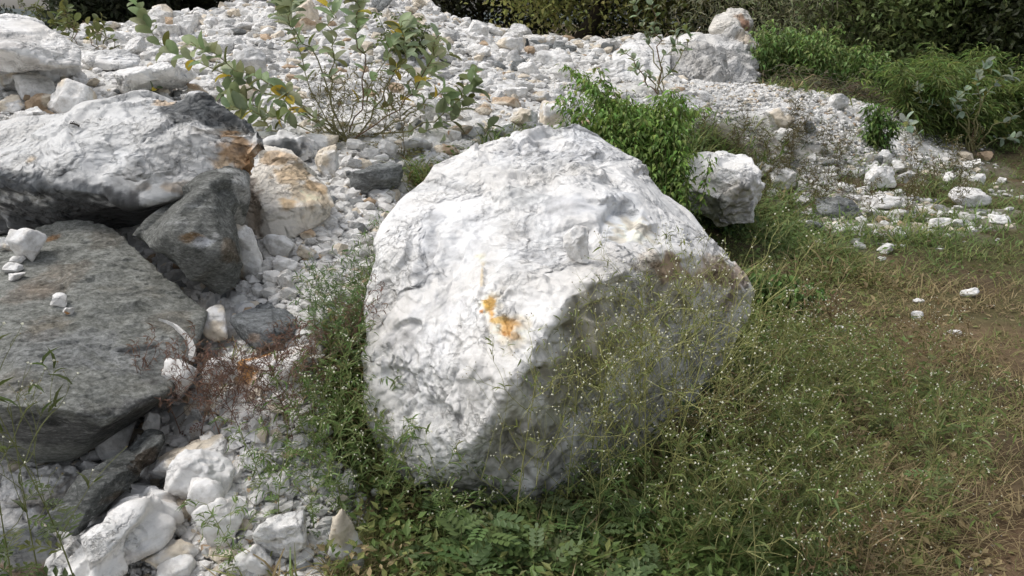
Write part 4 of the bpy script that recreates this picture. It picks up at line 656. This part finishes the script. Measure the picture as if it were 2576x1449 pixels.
# --- nettle-like bushes: many stems with drooping pointed leaves
def nettle(name, label, bases, tips, lsize, n, col, seed, spread=.2, gap=.05, group=None, tpl=NETTLE, width=.62, start=.12, droop=.55, r0=.006, dens=2):
    r = np.random.RandomState(seed); org = np.mean(bases, 0); root = thing(name, org, label, 'bush', group); S_ = MB(); L_ = MB()
    for i in range(n):
        a = np.array(bases[i % len(bases)])+np.append(r.uniform(-spread, spread, 2), 0); a[2] = tz(a[0], a[1])[0]-.02
        e = np.array(tips[i % len(tips)])+r.normal(0, .05, 3)*spread/.2
        if i >= len(tips): e = a+(e-a)*r.uniform(.65, 1.05)+np.append(r.normal(0, spread*.5, 2), 0)
        mid = (a+e)/2+r.normal(0, .05, 3)*spread/.2+np.array([0, 0, .05]); path = curve_pts([a, mid, e], 9); ln = np.linalg.norm(np.diff(path, axis=0), axis=1).sum()
        S_.tube(path, r0, r0*.35, (.10, .11, .04), 3); m = max(4, int(ln*(1-start)/gap))*dens; t = r.uniform(start, 1, m); f = t*8; j = np.minimum(f.astype(int), 7)
        p = path[j]+(path[j+1]-path[j])*(f-j)[:, None]; ph = r.uniform(0, 6.28, m); dd = np.stack([np.cos(ph), np.sin(ph), r.uniform(-droop-.35, -droop+.6, m)], 1)
        p = p+unit(dd)*np.array([1, 1, .3])*(r.rand(m)**1.0*lsize*1.3)[:, None]
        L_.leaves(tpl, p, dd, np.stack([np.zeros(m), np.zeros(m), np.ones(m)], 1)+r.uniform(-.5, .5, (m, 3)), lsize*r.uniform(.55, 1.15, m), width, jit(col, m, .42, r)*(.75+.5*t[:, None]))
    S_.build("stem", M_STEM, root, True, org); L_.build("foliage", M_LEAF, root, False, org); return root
bs = [G(1660, 420), P(1660, 520, 4.7), P(1640, 500, 4.7), P(1620, 440, 5.0), P(1660, 470, 4.9)]
tp = [P(u, v, y) for u, v, y in [(1462, 165, 5.3), (1470, 215, 5.2), (1500, 225, 5.2), (1530, 250, 5.2), (1560, 262, 5.2), (1600, 268, 5.2), (1640, 245, 5.1), (1680, 238, 5.1), (1705, 230, 5.1), (1730, 262, 5.0), (1480, 270, 5.2), (1540, 320, 5.1), (1600, 330, 5.0), (1660, 330, 5.0), (1690, 380, 4.9), (1560, 340, 5.0), (1620, 290, 5.1), (1680, 290, 5.1), (1510, 255, 5.2)]]
nettle("nettle_bush", "dense green nettle-like bush leaning left right behind the biggest boulder", bs, tp, .044, 200, (.21, .31, .08), 4, .16, .024, dens=4)
bs = []; tp = []
for i in range(26):
    u = 1915+i*14; b_ = ground_at(u, 11.6+R.uniform(-.3, .5)); bs.append(b_); tp.append(P(u+R.uniform(-15, 15), (50 if i < 10 else 50+(i-10)*5)+R.uniform(0, 40)+(22 if i % 3 else 0), b_[1]+R.uniform(-.3, .3)))
nettle("nettle_bush", "wide thicket of green nettle-like bushes before the dark trees at right", bs, tp, .08, 190, (.19, .27, .085), 6, .2, .055, dens=4)
b = G(2208, 378); nettle("nettle_bush", "small lone green bush in front of the gravel heap at right", [b], [b+np.array([x, 0, z]) for x, z in [(0, .50), (-.1, .42), (.12, .4), (.16, .28), (-.16, .25), (.05, .46)]], .06, 30, (.13, .21, .055), 9, .12, .03, dens=3)
b = G(1960, 800); nettle("nettle_bush", "small green leafy plant at the right foot of the biggest boulder", [b], [b+np.array([x, 0, z]) for x, z in [(-.08, .25), (0, .28), (.1, .22), (.14, .14), (-.12, .16)]], .05, 30, (.13, .21, .06), 10, .10, .02, dens=3)
b = G(1815, 585); nettle("nettle_bush", "dark leafy weed in front of the squarish boulder", [b, b+[.1, .05, 0]], [b+np.array([x, 0, z]) for x, z in [(-.12, .3), (.0, .24), (.12, .2), (-.2, .22), (.2, .14)]], .06, 20, (.09, .15, .05), 13, .12, .03, dens=2)
b = G(1060, 40+60); nettle("nettle_bush", "round yellow-green bush behind the milkweed shrub's right side", [G(1030, 130)], [P(u, v, 8.8) for u, v in [(970, 80), (1000, 40), (1040, 50), (1070, 80), (1030, 30), (980, 110), (1060, 110)]], .06, 40, (.11, .14, .04), 14, .2, .04, tpl=DIAM)
FS = [(u, v) for u, v in [(2300, 330), (2360, 340), (2430, 350), (2500, 350), (2570, 360), (2330, 290), (2400, 290), (2480, 290), (2560, 290), (2640, 330)]]
bs = [G(*p) for p in FS]; tp = [b_+np.array([R.uniform(-.4, .2), R.uniform(-.2, .2), R.uniform(.5, .95)]) for b_ in bs for _ in (0, 1)]
nettle("feathery_bush", "bright green feathery thicket around the sprawling milkweed at right", bs, tp, .11, 220, (.18, .24, .075), 15, .35, .035, tpl=NARROW, width=.16, dens=4, droop=.1)
bs = [ground_at(u, 10.9) for u in range(1930, 2240, 30)]; tp = [b_+np.array([R.uniform(-.3, .3), R.uniform(-.3, .1), R.uniform(.12, .32)]) for b_ in bs]
nettle("dry_brush", "grey-brown dry brush at the foot of the nettle thicket", bs, tp, .09, 120, (.26, .23, .16), 16, .35, .05, tpl=NARROW, width=.1, dens=3, droop=0)
# --- white-flowered branching weeds
def weed_proto(seed, h, nb, levels, col_s, col_l, fl, lsz, spread=.6, leafd=1.0, flower_r=.0042):
    r = np.random.RandomState(seed); S_ = MB(); L_ = MB(); F_ = MB(); lean = r.normal(0, .18, 2)
    path = curve_pts([(0, 0, -.02), (lean[0]*h*.3, lean[1]*h*.3, h*.4), (lean[0]*h, lean[1]*h, h)], 9); S_.tube(path, .0026*(h/.6)**.5, .0012, col_s, 4)
    tips = []
    def br(p, d, ln, lev, rad):
        q = p+d*ln; mid = (p+q)/2+r.normal(0, ln*.07, 3); S_.tube(curve_pts([p, mid, q], 4), rad, rad*.6, np.array(col_s)*r.uniform(.8, 1.15), 3)
        if r.rand() < .7*leafd:
            m = 1+int(lev > 1); L_.leaves(NARROW, np.repeat((p+(q-p)*r.rand())[None], m, 0), d+r.normal(0, .8, (m, 3)), r.normal(0, .4, (m, 3))+[0, 0, 1], lsz*r.uniform(.3, .8, m), .2, jit(col_l, m, .25, r))
        if lev == 0: tips.append((q, d)); return
        for s in range(2+int(r.rand() < .45)):
            d2 = unit(d+r.normal(0, spread*.75, 3)+np.array([0, 0, .25])); br(q, d2, ln*r.uniform(.5, .85), lev-1, rad*.7)
    for i in range(nb):
        t = .3+.7*(i+.5)/nb; f = t*8; j = min(int(f), 7); p = path[j]+(path[j+1]-path[j])*(f-j); ph = i*2.4+r.uniform(-.4, .4)
        d = unit(np.array([math.cos(ph)*spread*1.3, math.sin(ph)*spread*1.3, 1-.1*t])); br(p, d, h*.26*(1.25-.6*t), levels if t > .4 else levels-1, .0014)
    m = int(18*leafd*h/.6)
    if m:
        t = r.uniform(.02, .65, m); f = t*8; j = np.minimum(f.astype(int), 7); p = path[j]+(path[j+1]-path[j])*(f-j)[:, None]; ph = r.uniform(0, 6.28, m)
        L_.leaves(LOBED, p, np.stack([np.cos(ph), np.sin(ph), r.uniform(-.1, .9, m)], 1), np.tile([0, 0, 1.], (m, 1))+r.normal(0, .2, (m, 3)), lsz*r.uniform(.9, 1.9, m)*(1.1-t), 1.0, jit(col_l, m, .3, r))
    if fl and tips:
        tp = np.array([q for q, d in tips]); td = np.array([d for q, d in tips]); k = len(tp); w = r.rand(k) < .5; c = np.where(w[:, None], np.array([[.74, .73, .58]]), np.array([[.22, .17, .08]]))
        F_.leaves(PUFF, tp, np.stack([td[:, 1]+.01, -td[:, 0], np.zeros(k)], 1)+.01, td+np.array([0, 0, .3]), flower_r*2*r.uniform(.7, 1.3, k)*np.where(w, 1, .7), 1.0, c)
    return S_, L_, F_
def weed_thing(name, label, pr, loc, group, ms=M_STEM, ml=M_LEAF):
    root = thing(name, loc, label, 'weed', group); pr[0].build("stem", ms, root); pr[1].build("foliage", ml, root)
    if pr[2].n: pr[2].build("blossoms", M_FLOWER, root)
    return root
YG, LG = (.36, .36, .14), (.24, .27, .10)
def scatter_weeds(name, protos, spots, group, labels, scale=(.8, 1.15)):
    roots = []
    for i, (x, y) in enumerate(spots):
        k = i % len(protos); z = tz(x, y)[0]; lab = labels[i] if isinstance(labels, list) else labels; rz = R.uniform(0, 6.28); sc_ = R.uniform(*scale)
        if i < len(protos):
            o = weed_thing(name, lab, protos[k], (x, y, z), group); o.rotation_euler.z = rz; o.scale = (sc_,)*3; roots.append(o)
        else: dup(roots[k], (x, y, z), rz, sc_, lab, group)
def spot(u, v): p = G(u, v); return (p[0], p[1])
tall = [weed_proto(40+i, .62+.06*i, 11, 3, YG, LG, True, .042, .62, .5, .0036) for i in range(4)]
scatter_weeds("flowering_weed", tall, [spot(u, v) for u, v in [(1470, 1290), (1600, 1270), (1660, 1250), (1720, 1230), (1540, 1340), (1420, 1360), (1780, 1200), (1650, 1370), (1380, 1330), (1500, 1390), (1570, 1300), (1700, 1300), (1290, 1400), (1620, 1340), (1830, 1260)]], "tall flowering weeds before the biggest boulder", "tall thin weed with tiny white flowers before the biggest boulder's shaded face", (.85, 1.08))
mid_ = [weed_proto(60+i, .30, 8, 2+(i % 2), [(.32, .31, .13), (.32, .25, .14)][i//2], [(.20, .25, .09), (.28, .21, .11)][i//2], True, .05, .8, 1.0, .003) for i in range(4)]
fsp = [spot(R.uniform(1780, 2560)-(0 if j % 2 else 0), R.uniform(900, 1560)) for j in range(36)]; fsp = [p for p in fsp if proj(np.array([p[0], p[1], 0]))[0][0]+(proj(np.array([p[0], p[1], 0]))[1][0]-900)*.25 < 2600]
scatter_weeds("flowering_weed", mid_, fsp, "low flowering weeds of the field at right", "low tangled weed with tiny white flowers in the field at lower right", (.55, 1.35))
lowl = [weed_proto(80+i, .27, 8, 2, (.28, .32, .13), (.19, .27, .09), True, .045, .7, 1.3, .0036) for i in range(3)]
scatter_weeds("flowering_weed", lowl, [spot(u, v) for u, v in [(660, 1230), (720, 1180), (800, 1200), (860, 1130), (700, 1300), (790, 1340), (860, 1290), (900, 1230), (960, 1290), (600, 1440), (840, 1060), (930, 1190), (820, 1250), (880, 1180), (1010, 1330), (780, 1120), (1080, 1340), (1160, 1380), (1280, 1350), (1400, 1310), (1500, 1290), (1600, 1290), (1700, 1250), (1760, 1230), (1480, 1360), (1620, 1400), (1100, 1430), (960, 1100)]], "flowering weeds among the lower left stones", "green weed with small white flowers between the lower left stones and the biggest boulder", (.8, 1.2))
fea = [weed_proto(90+i, .25, 9, 2, (.22, .28, .13), (.20, .29, .12), True, .042, .7, 2.4, .0032) for i in range(3)]
scatter_weeds("feathery_herb", fea, [spot(u, v) for u, v in [(850, 860), (900, 800), (800, 870), (870, 930), (820, 820), (940, 740), (900, 880), (790, 840), (930, 800), (960, 680), (850, 960), (900, 1000), (930, 900)]], "feathery green herbs beside the biggest boulder", "feathery green herb with white florets close to the biggest boulder's left side", (.8, 1.15))
red = [weed_proto(100+i, .27, 12, 3, (.19, .115, .085), (.24, .155, .115), False, .03, .85, .8) for i in range(3)]
scatter_weeds("dry_weed", red, [spot(u, v) for u, v in [(560, 1110), (620, 1120), (680, 1110), (740, 1120), (650, 1060), (720, 1080), (580, 1080), (500, 1110), (790, 1060), (460, 1100), (840, 1000), (870, 960)]], "dark red dry weeds", "dark reddish dry weed tangled between the speckled grey rock and lower stones", (.75, 1.1))
drk = [weed_proto(110+i, .24, 10, 2, (.17, .13, .07), (.16, .14, .06), True, .05, .7, 1.6, .003) for i in range(3)]
scatter_weeds("dry_weed", drk, [spot(R.uniform(1740, 2080), R.uniform(310, 560)) for j in range(30)]+[spot(R.uniform(1950, 2450), R.uniform(380, 560)) for j in range(24)], "brown weeds behind the biggest boulder", "brownish weed on the stony ground between the gravel heap and the grass", (.8, 1.4))
scatter_weeds("dry_weed", [weed_proto(115+i, .3, 11, 2, (.22, .18, .10), (.24, .22, .09), False, .05, .8, 1.5) for i in range(2)], [spot(u, v) for u, v in [(840, 350), (880, 360), (920, 350), (860, 330), (800, 340), (960, 390), (1020, 400)]], "dry weeds at the milkweed's foot", "dry straw-coloured weed around the foot of the large milkweed shrub", (1.0, 1.5))
bushy = [weed_proto(170+i, .36, 11, 3, (.30, .30, .12), (.21, .25, .085), True, .045, .75, 2.0, .0032) for i in range(3)]
scatter_weeds("flowering_weed", bushy, [spot(u, v) for u, v in [(1850, 1000), (1900, 1080), (1950, 980), (1980, 1120), (1880, 1180), (2050, 1060), (2100, 1180), (1940, 1260), (2020, 1320), (2150, 1300), (1840, 1330), (2200, 1100), (1780, 1420), (1930, 1440), (2080, 1430), (1700, 1470)]], "bushy olive weeds right of the biggest boulder", "bushy olive-green weed with few white flowers right of the biggest boulder", (.8, 1.25))
# single foreground plants at the left edge
for i, (u, v, h, lab) in enumerate([(198, 1480, .62, "tall thin weed with two long stalks at the lower left corner"), (30, 1460, .50, "thin weed with small white flowers at the left edge"), (95, 1440, .42, "short thin weed before the brown stone at the lower left")]):
    p = P(u, v, 1.62); pr = weed_proto(130+i, h, 6, 2, (.15, .165, .06), (.10, .13, .04), True, .07, .5, .55, .0035); weed_thing("flowering_weed", lab, pr, p, None)
# leafy plants with paired leaflets at the bottom
def leafy(seed, n, h, col):
    r = np.random.RandomState(seed); S_ = MB(); L_ = MB()
    for i in range(n):
        a = np.append(r.normal(0, .06, 2), -.02); e = a+np.append(r.normal(0, h*.45, 2), h*r.uniform(.5, 1.0)); path = curve_pts([a, (a+e)/2+r.normal(0, .02, 3), e], 7); S_.tube(path, .0025, .0012, (.11, .12, .05), 3)
        m = 7; t = np.linspace(.25, 1, m); f = t*6; j = np.minimum(f.astype(int), 5); p = path[j]+(path[j+1]-path[j])*(f-j)[:, None]; ph = r.uniform(0, 6.28, m)
        L_.leaves(PINN, p, np.stack([np.cos(ph), np.sin(ph), r.uniform(.0, .7, m)], 1), np.tile([0, 0, 1.], (m, 1))+r.normal(0, .25, (m, 3)), r.uniform(.05, .085, m), 1.0, jit(col, m, .3, r))
    return S_, L_, MB()
lf = [leafy(150+i, 12, .20, (.15, .21, .08)) for i in range(3)]
scatter_weeds("leafy_plant", lf, [spot(u, v) for u, v in [(1240, 1410), (1340, 1450), (1450, 1430), (1540, 1470), (1300, 1510), (1440, 1510), (1190, 1350), (1790, 1170), (1840, 1110), (1380, 1370)]], "leafy plants at the bottom", "green plant with paired oval leaflets at the bottom before the biggest boulder", (.8, 1.2))
# ------------------------------------------------------------------ ground cover nobody could count
def field(n, lo, hi, a0=-.45, a1=.75):
    a = rs.uniform(a0, a1, n); r_ = np.exp(rs.uniform(math.log(lo), math.log(hi), n)); x, y = r_*np.sin(a), r_*np.cos(a); m = rs.rand(n) > rub(x, y)*1.1-.02
    x, y = x[m], y[m]; z = tz(x, y); u, v, d = proj(np.stack([x, y, z], 1)); k = (u > 450) & (u < 3000) & (d > .8); return x[k], y[k], z[k], u[k], v[k], np.hypot(x, y)[k]
def cover_cols(x, y, z, u, v, n, dryb=0):
    q = np.stack([x, y, z*0], 1); g = fbm(q*1.6, 51, 4)+rs.normal(0, .35, n); dry = sstep(2050, 2600, u+200*fbm(q*1.1, 57, 3))*.9*sstep(520, 900, v)+dryb-.25*sstep(800, 500, v)
    w = rs.rand(n)+g*.4-dry*.75+.02-.12*sstep(1250, 1000, u)*sstep(1230, 1330, v)
    c = np.where((w > .62)[:, None], np.array([.17, .25, .075]), np.where((w > .10)[:, None], np.array([.24, .26, .09]), np.where((w > .0)[:, None], np.array([.27, .205, .105]), np.array([.42, .33, .18]))))
    return np.clip(c*rs.uniform(.65, 1.3, (n, 1)), .01, .8)
GR = MB(); x, y, z, u, v, r_ = field(270000, 1.5, 15); n_ = len(x)
pathw = sstep(2470, 2700, u+120*fbm(np.stack([x, y, z*0], 1)*1.3, 9, 3))*sstep(800, 1100, v); k = (rs.rand(n_) > pathw*.8) & (rs.rand(n_) < .3+.75*sstep(-.35, .35, fbm(np.stack([x, y, z*0], 1)*2.6, 71, 4)))
x, y, z, u, v, r_ = x[k], y[k], z[k], u[k], v[k], r_[k]; n_ = len(x); hgt = .06+.08*sstep(2500, 1900, u)+.04*sstep(800, 500, v); hgt = hgt*(1-.6*sstep(1400, 1150, u)*sstep(1150, 1300, v))
ph = rs.uniform(0, 6.28, n_); d = np.stack([np.cos(ph), np.sin(ph), rs.uniform(.1, 2.0, n_)], 1)
GR.leaves(BLADE, np.stack([x, y, z], 1), d, np.stack([-np.cos(ph)*.5, -np.sin(ph)*.5, np.ones(n_)], 1), hgt*rs.uniform(.4, 1.5, n_)*(1+.6*fbm(np.stack([x, y, z*0], 1)*2.2, 73, 3)), np.clip(.022+.018*r_/4, .02, .09), cover_cols(x, y, z, u, v, n_))
tag(GR.build("grass", M_LEAF), kind='stuff')
WD = MB(); x, y, z, u, v, r_ = field(60000, 1.5, 13); n_ = len(x); k = rs.rand(n_) < .25+.75*sstep(2500, 1900, u); x, y, z, u, v, r_ = x[k], y[k], z[k], u[k], v[k], r_[k]; n_ = len(x)
ph = rs.uniform(0, 6.28, n_); hz = rs.rand(n_)**1.5*.16*sstep(2600, 1900, u)
WD.leaves(DIAM, np.stack([x, y, z+hz], 1), np.stack([np.cos(ph), np.sin(ph), rs.uniform(-.4, .9, n_)], 1), np.tile([0, 0, 1.], (n_, 1))+rs.normal(0, .4, (n_, 3)), rs.uniform(.014, .04, n_)*(1+.06*r_), rs.uniform(.35, .6, n_), cover_cols(x, y, z, u, v, n_, -.35))
x, y, z, u, v, r_ = field(700, 1.5, 7); n_ = len(x); k = rs.rand(n_) < .5*sstep(2620, 2100, u); x, y, z = x[k], y[k], z[k]; n_ = len(x)
WD.leaves(PUFF, np.stack([x, y, z+rs.uniform(.05, .22, n_)], 1), rs.normal(0, 1, (n_, 3)), np.tile([0, 0, 1.], (n_, 1)), .0075*rs.uniform(.7, 1.3, n_), 1.0, np.tile([.66, .63, .46], (n_, 1)))
# sparse weeds in the rubble at right and lower left
n_ = 26000; a = rs.uniform(-.5, .62, n_); r_ = np.exp(rs.uniform(math.log(1.7), math.log(11), n_)); x, y = r_*np.sin(a), r_*np.cos(a); z = tz(x, y); u, v, d_ = proj(np.stack([x, y, z], 1)); nn = fbm(np.stack([x*2, y*2, z*0], 1), 61, 3)
k = (((u > 1730) & (v > 300) & (nn > -.15)) | ((u > 560) & (u < 960) & (v > 880) & (nn > -.3))) & (rub(x, y) > .2); x, y, z, u, v, r_ = x[k], y[k], z[k], u[k], v[k], r_[k]; n_ = len(x); ph = rs.uniform(0, 6.28, n_)
WD.leaves(BLADE, np.stack([x, y, z], 1), np.stack([np.cos(ph), np.sin(ph), rs.uniform(.2, 2, n_)], 1), np.tile([0, 0, 1.], (n_, 1))+rs.normal(0, .3, (n_, 3)), rs.uniform(.05, .17, n_), .05, cover_cols(x, y, z, u, v, n_, .1))
tag(WD.build("weeds", M_LEAF), kind='stuff')
# ------------------------------------------------------------------ trees
def tree(name, label, base, crown, rad, col, seed, nclump=110, per=130, leaf=.13, trunk=.16, group=None, tpl=DIAM, twig=False, hang=0.):
    r = np.random.RandomState(seed); base = np.array(base, float); root = thing(name, base, label, 'tree', group); T_ = MB(); L_ = MB(); cc = np.array(crown, float); rad = np.array(rad, float)
    top = cc+np.array([0, 0, -rad[2]*.2]); tp = curve_pts([base-[0, 0, .1], base*.6+top*.4+np.append(r.normal(0, .15, 2), 0), top], 8); T_.tube(tp, trunk, trunk*.5, (.06, .048, .036), 7)
    D = unit(r.normal(size=(nclump, 3))); rr = r.rand(nclump)**.35; C = cc+D*rr[:, None]*rad; C[:, 2] = np.maximum(C[:, 2], tz(C[:, 0], C[:, 1])+.25)
    for i in range(min(26, nclump)):
        e = C[i]; s = tp[r.randint(3, 8)]; T_.tube(curve_pts([s, (s+e)/2+r.normal(0, .2, 3), e], 6), trunk*.28, trunk*.06, (.06, .05, .038) if not twig else (.13, .11, .085), 4)
    tone = r.uniform(.55, 1.35, nclump)
    for i in range(nclump):
        m = per; p = C[i]+r.normal(0, 1, (m, 3))*rad.mean()*.13*np.array([1.15, 1.15, .8]); p[:, 2] = np.maximum(p[:, 2], base[2]+.05)
        dd = r.normal(0, 1, (m, 3))+np.array([0, 0, -hang]); c = jit(np.asarray(col)*tone[i], m, .25, r)
        L_.leaves(tpl, p, dd, r.normal(0, .5, (m, 3))+[0, 0, 1], leaf*r.uniform(.6, 1.3, m), .55 if tpl is DIAM else .16, c)
    T_.build("trunk", M_BARK, root, True, base); L_.build("crown", M_LEAF, root, False, base); return root
b = ground_at(1450, 20); tree("tree", "dark olive tree with a short trunk standing behind the rubble slope, centre", b, b+[.9, .3, 3.0], (3.9, 3.2, 2.6), (.36, .37, .13), 1, 260, 130, .15, .22, hang=.6)
TR = [(2010, 16.5, 2.6, 2.0, (.38, .38, .25), "grey-green bare-branched scrub tree behind the nettle thicket", True), (2200, 15.5, 2.4, 2.2, (.33, .38, .18), "dark scrub tree behind the thicket's right half", True), (2400, 14.5, 2.4, 2.2, (.24, .30, .12), "dark green scrub tree above the pale milkweed", False), (2620, 14.0, 2.6, 2.4, (.09, .11, .05), "very dark tree at the right edge", False), (2850, 12.5, 2.4, 2.0, (.04, .05, .02), "dark tree just beyond the right edge", False), (2300, 19.5, 3.4, 3.6, (.09, .12, .05), "tall dark tree in the second row at right", False), (2000, 21, 3.4, 3.4, (.09, .11, .05), "tall dark tree between the olive tree and the scrub", False), (2600, 19, 3.4, 3.6, (.03, .04, .018), "tall dark tree behind the very dark one at right", False),
      (285, 19, 1.25, 1.9, (.045, .055, .027), "dark round tree on the skyline at upper left", False), (450, 22, 1.5, 2.2, (.03, .036, .016), "dark tree behind the rubble crest at left", False), (1200, 27, 3.4, 3.2, (.06, .065, .03), "dark tree behind the olive tree's left side", False), (1500, 28, 3.6, 3.2, (.075, .09, .045), "dark tree right behind the olive tree", False), (1800, 27, 3.6, 3.2, (.075, .09, .045), "dark tree behind the olive tree's right side", False), (900, 30, 3.6, 3.0, (.075, .09, .045), "dark tree far behind the rubble peak", False)]
for i, (u, Y, rx, rz, col, lab, tw) in enumerate(TR):
    b = ground_at(u, Y); tree("scrub_tree" if tw else "tree", lab, b, b+[0, 0, rz*.85], (rx, rx*.85, rz), col, 10+i, 150, 120, .12 if Y < 18 else .17, .13, tpl=NARROW if tw else DIAM, twig=tw)
for i, (u, Y, rx, rz) in enumerate([(30, 60, 5, .75), (-120, 55, 4, 2.6), (110, 75, 6, .8), (215, 62, 3, 2.2)]):
    b = ground_at(u, Y); tree("tree", ["low bluish tree far away, left of the sky gap", "far tree beyond the left edge", "far low tree under the sky gap", "far low tree beside the dark round tree"][i], b, b+[0, 0, rz*.5], (rx, 3, rz*.7), (.06, .075, .05), 40+i, 60, 90, .35, .2)
hb = []; 
for t in np.linspace(-1.2, 1.2, 160):
    hb.append((700*math.sin(t), 700*math.cos(t), -2)); 
hb = np.array(hb); hh = 5+9*(fbm(hb*.012, 3, 4)*.5+.5); hill = MB(); tp_ = hb+np.stack([0*hh, 0*hh+60, hh+2], 1); bk = hb+[0, 260, 0]; m = len(hb)
hill.add(np.concatenate([hb, tp_, bk]), None, [(i, i+1, m+i+1, m+i) for i in range(m-1)]+[(m+i, m+i+1, 2*m+i+1, 2*m+i) for i in range(m-1)], (.10, .12, .12))  # distance haze is painted in as a bluish tint
tag(hill.build("hills", M_GROUND, None, True), kind='structure')
# a grasshopper on the long boulder
dg = bpy.context.evaluated_depsgraph_get(); dg.update()
ok, loc, nr, ix, ob, mx = S.ray_cast(dg, Vector((0, 0, CAMZ)), Vector(ray(190, 318)).normalized())
if ok:
    c0 = np.array(loc)+np.array(nr)*.008; root = thing("grasshopper", c0, "small dark grasshopper sitting on the long white boulder", 'insect'); m = MB(); dirv = unit(np.array([.85, -.3, -.2]))
    m.tube(curve_pts([-dirv*.024, -dirv*.008+[0, 0, .003], dirv*.012+[0, 0, .003], dirv*.022], 9), .003, .0045, (.035, .03, .025), 6); m.build("body", M_DRY, root, True)
    for s in (-1, 1):
        sv = np.array([.2, .8, 0])*s; l = MB(); l.tube([dirv*.002, -dirv*.012+sv*.008+[0, 0, .012], -dirv*.026+sv*.01-[0, 0, .006]], .0018, .0007, (.04, .03, .02), 4); l.build("leg", M_DRY, root, True)
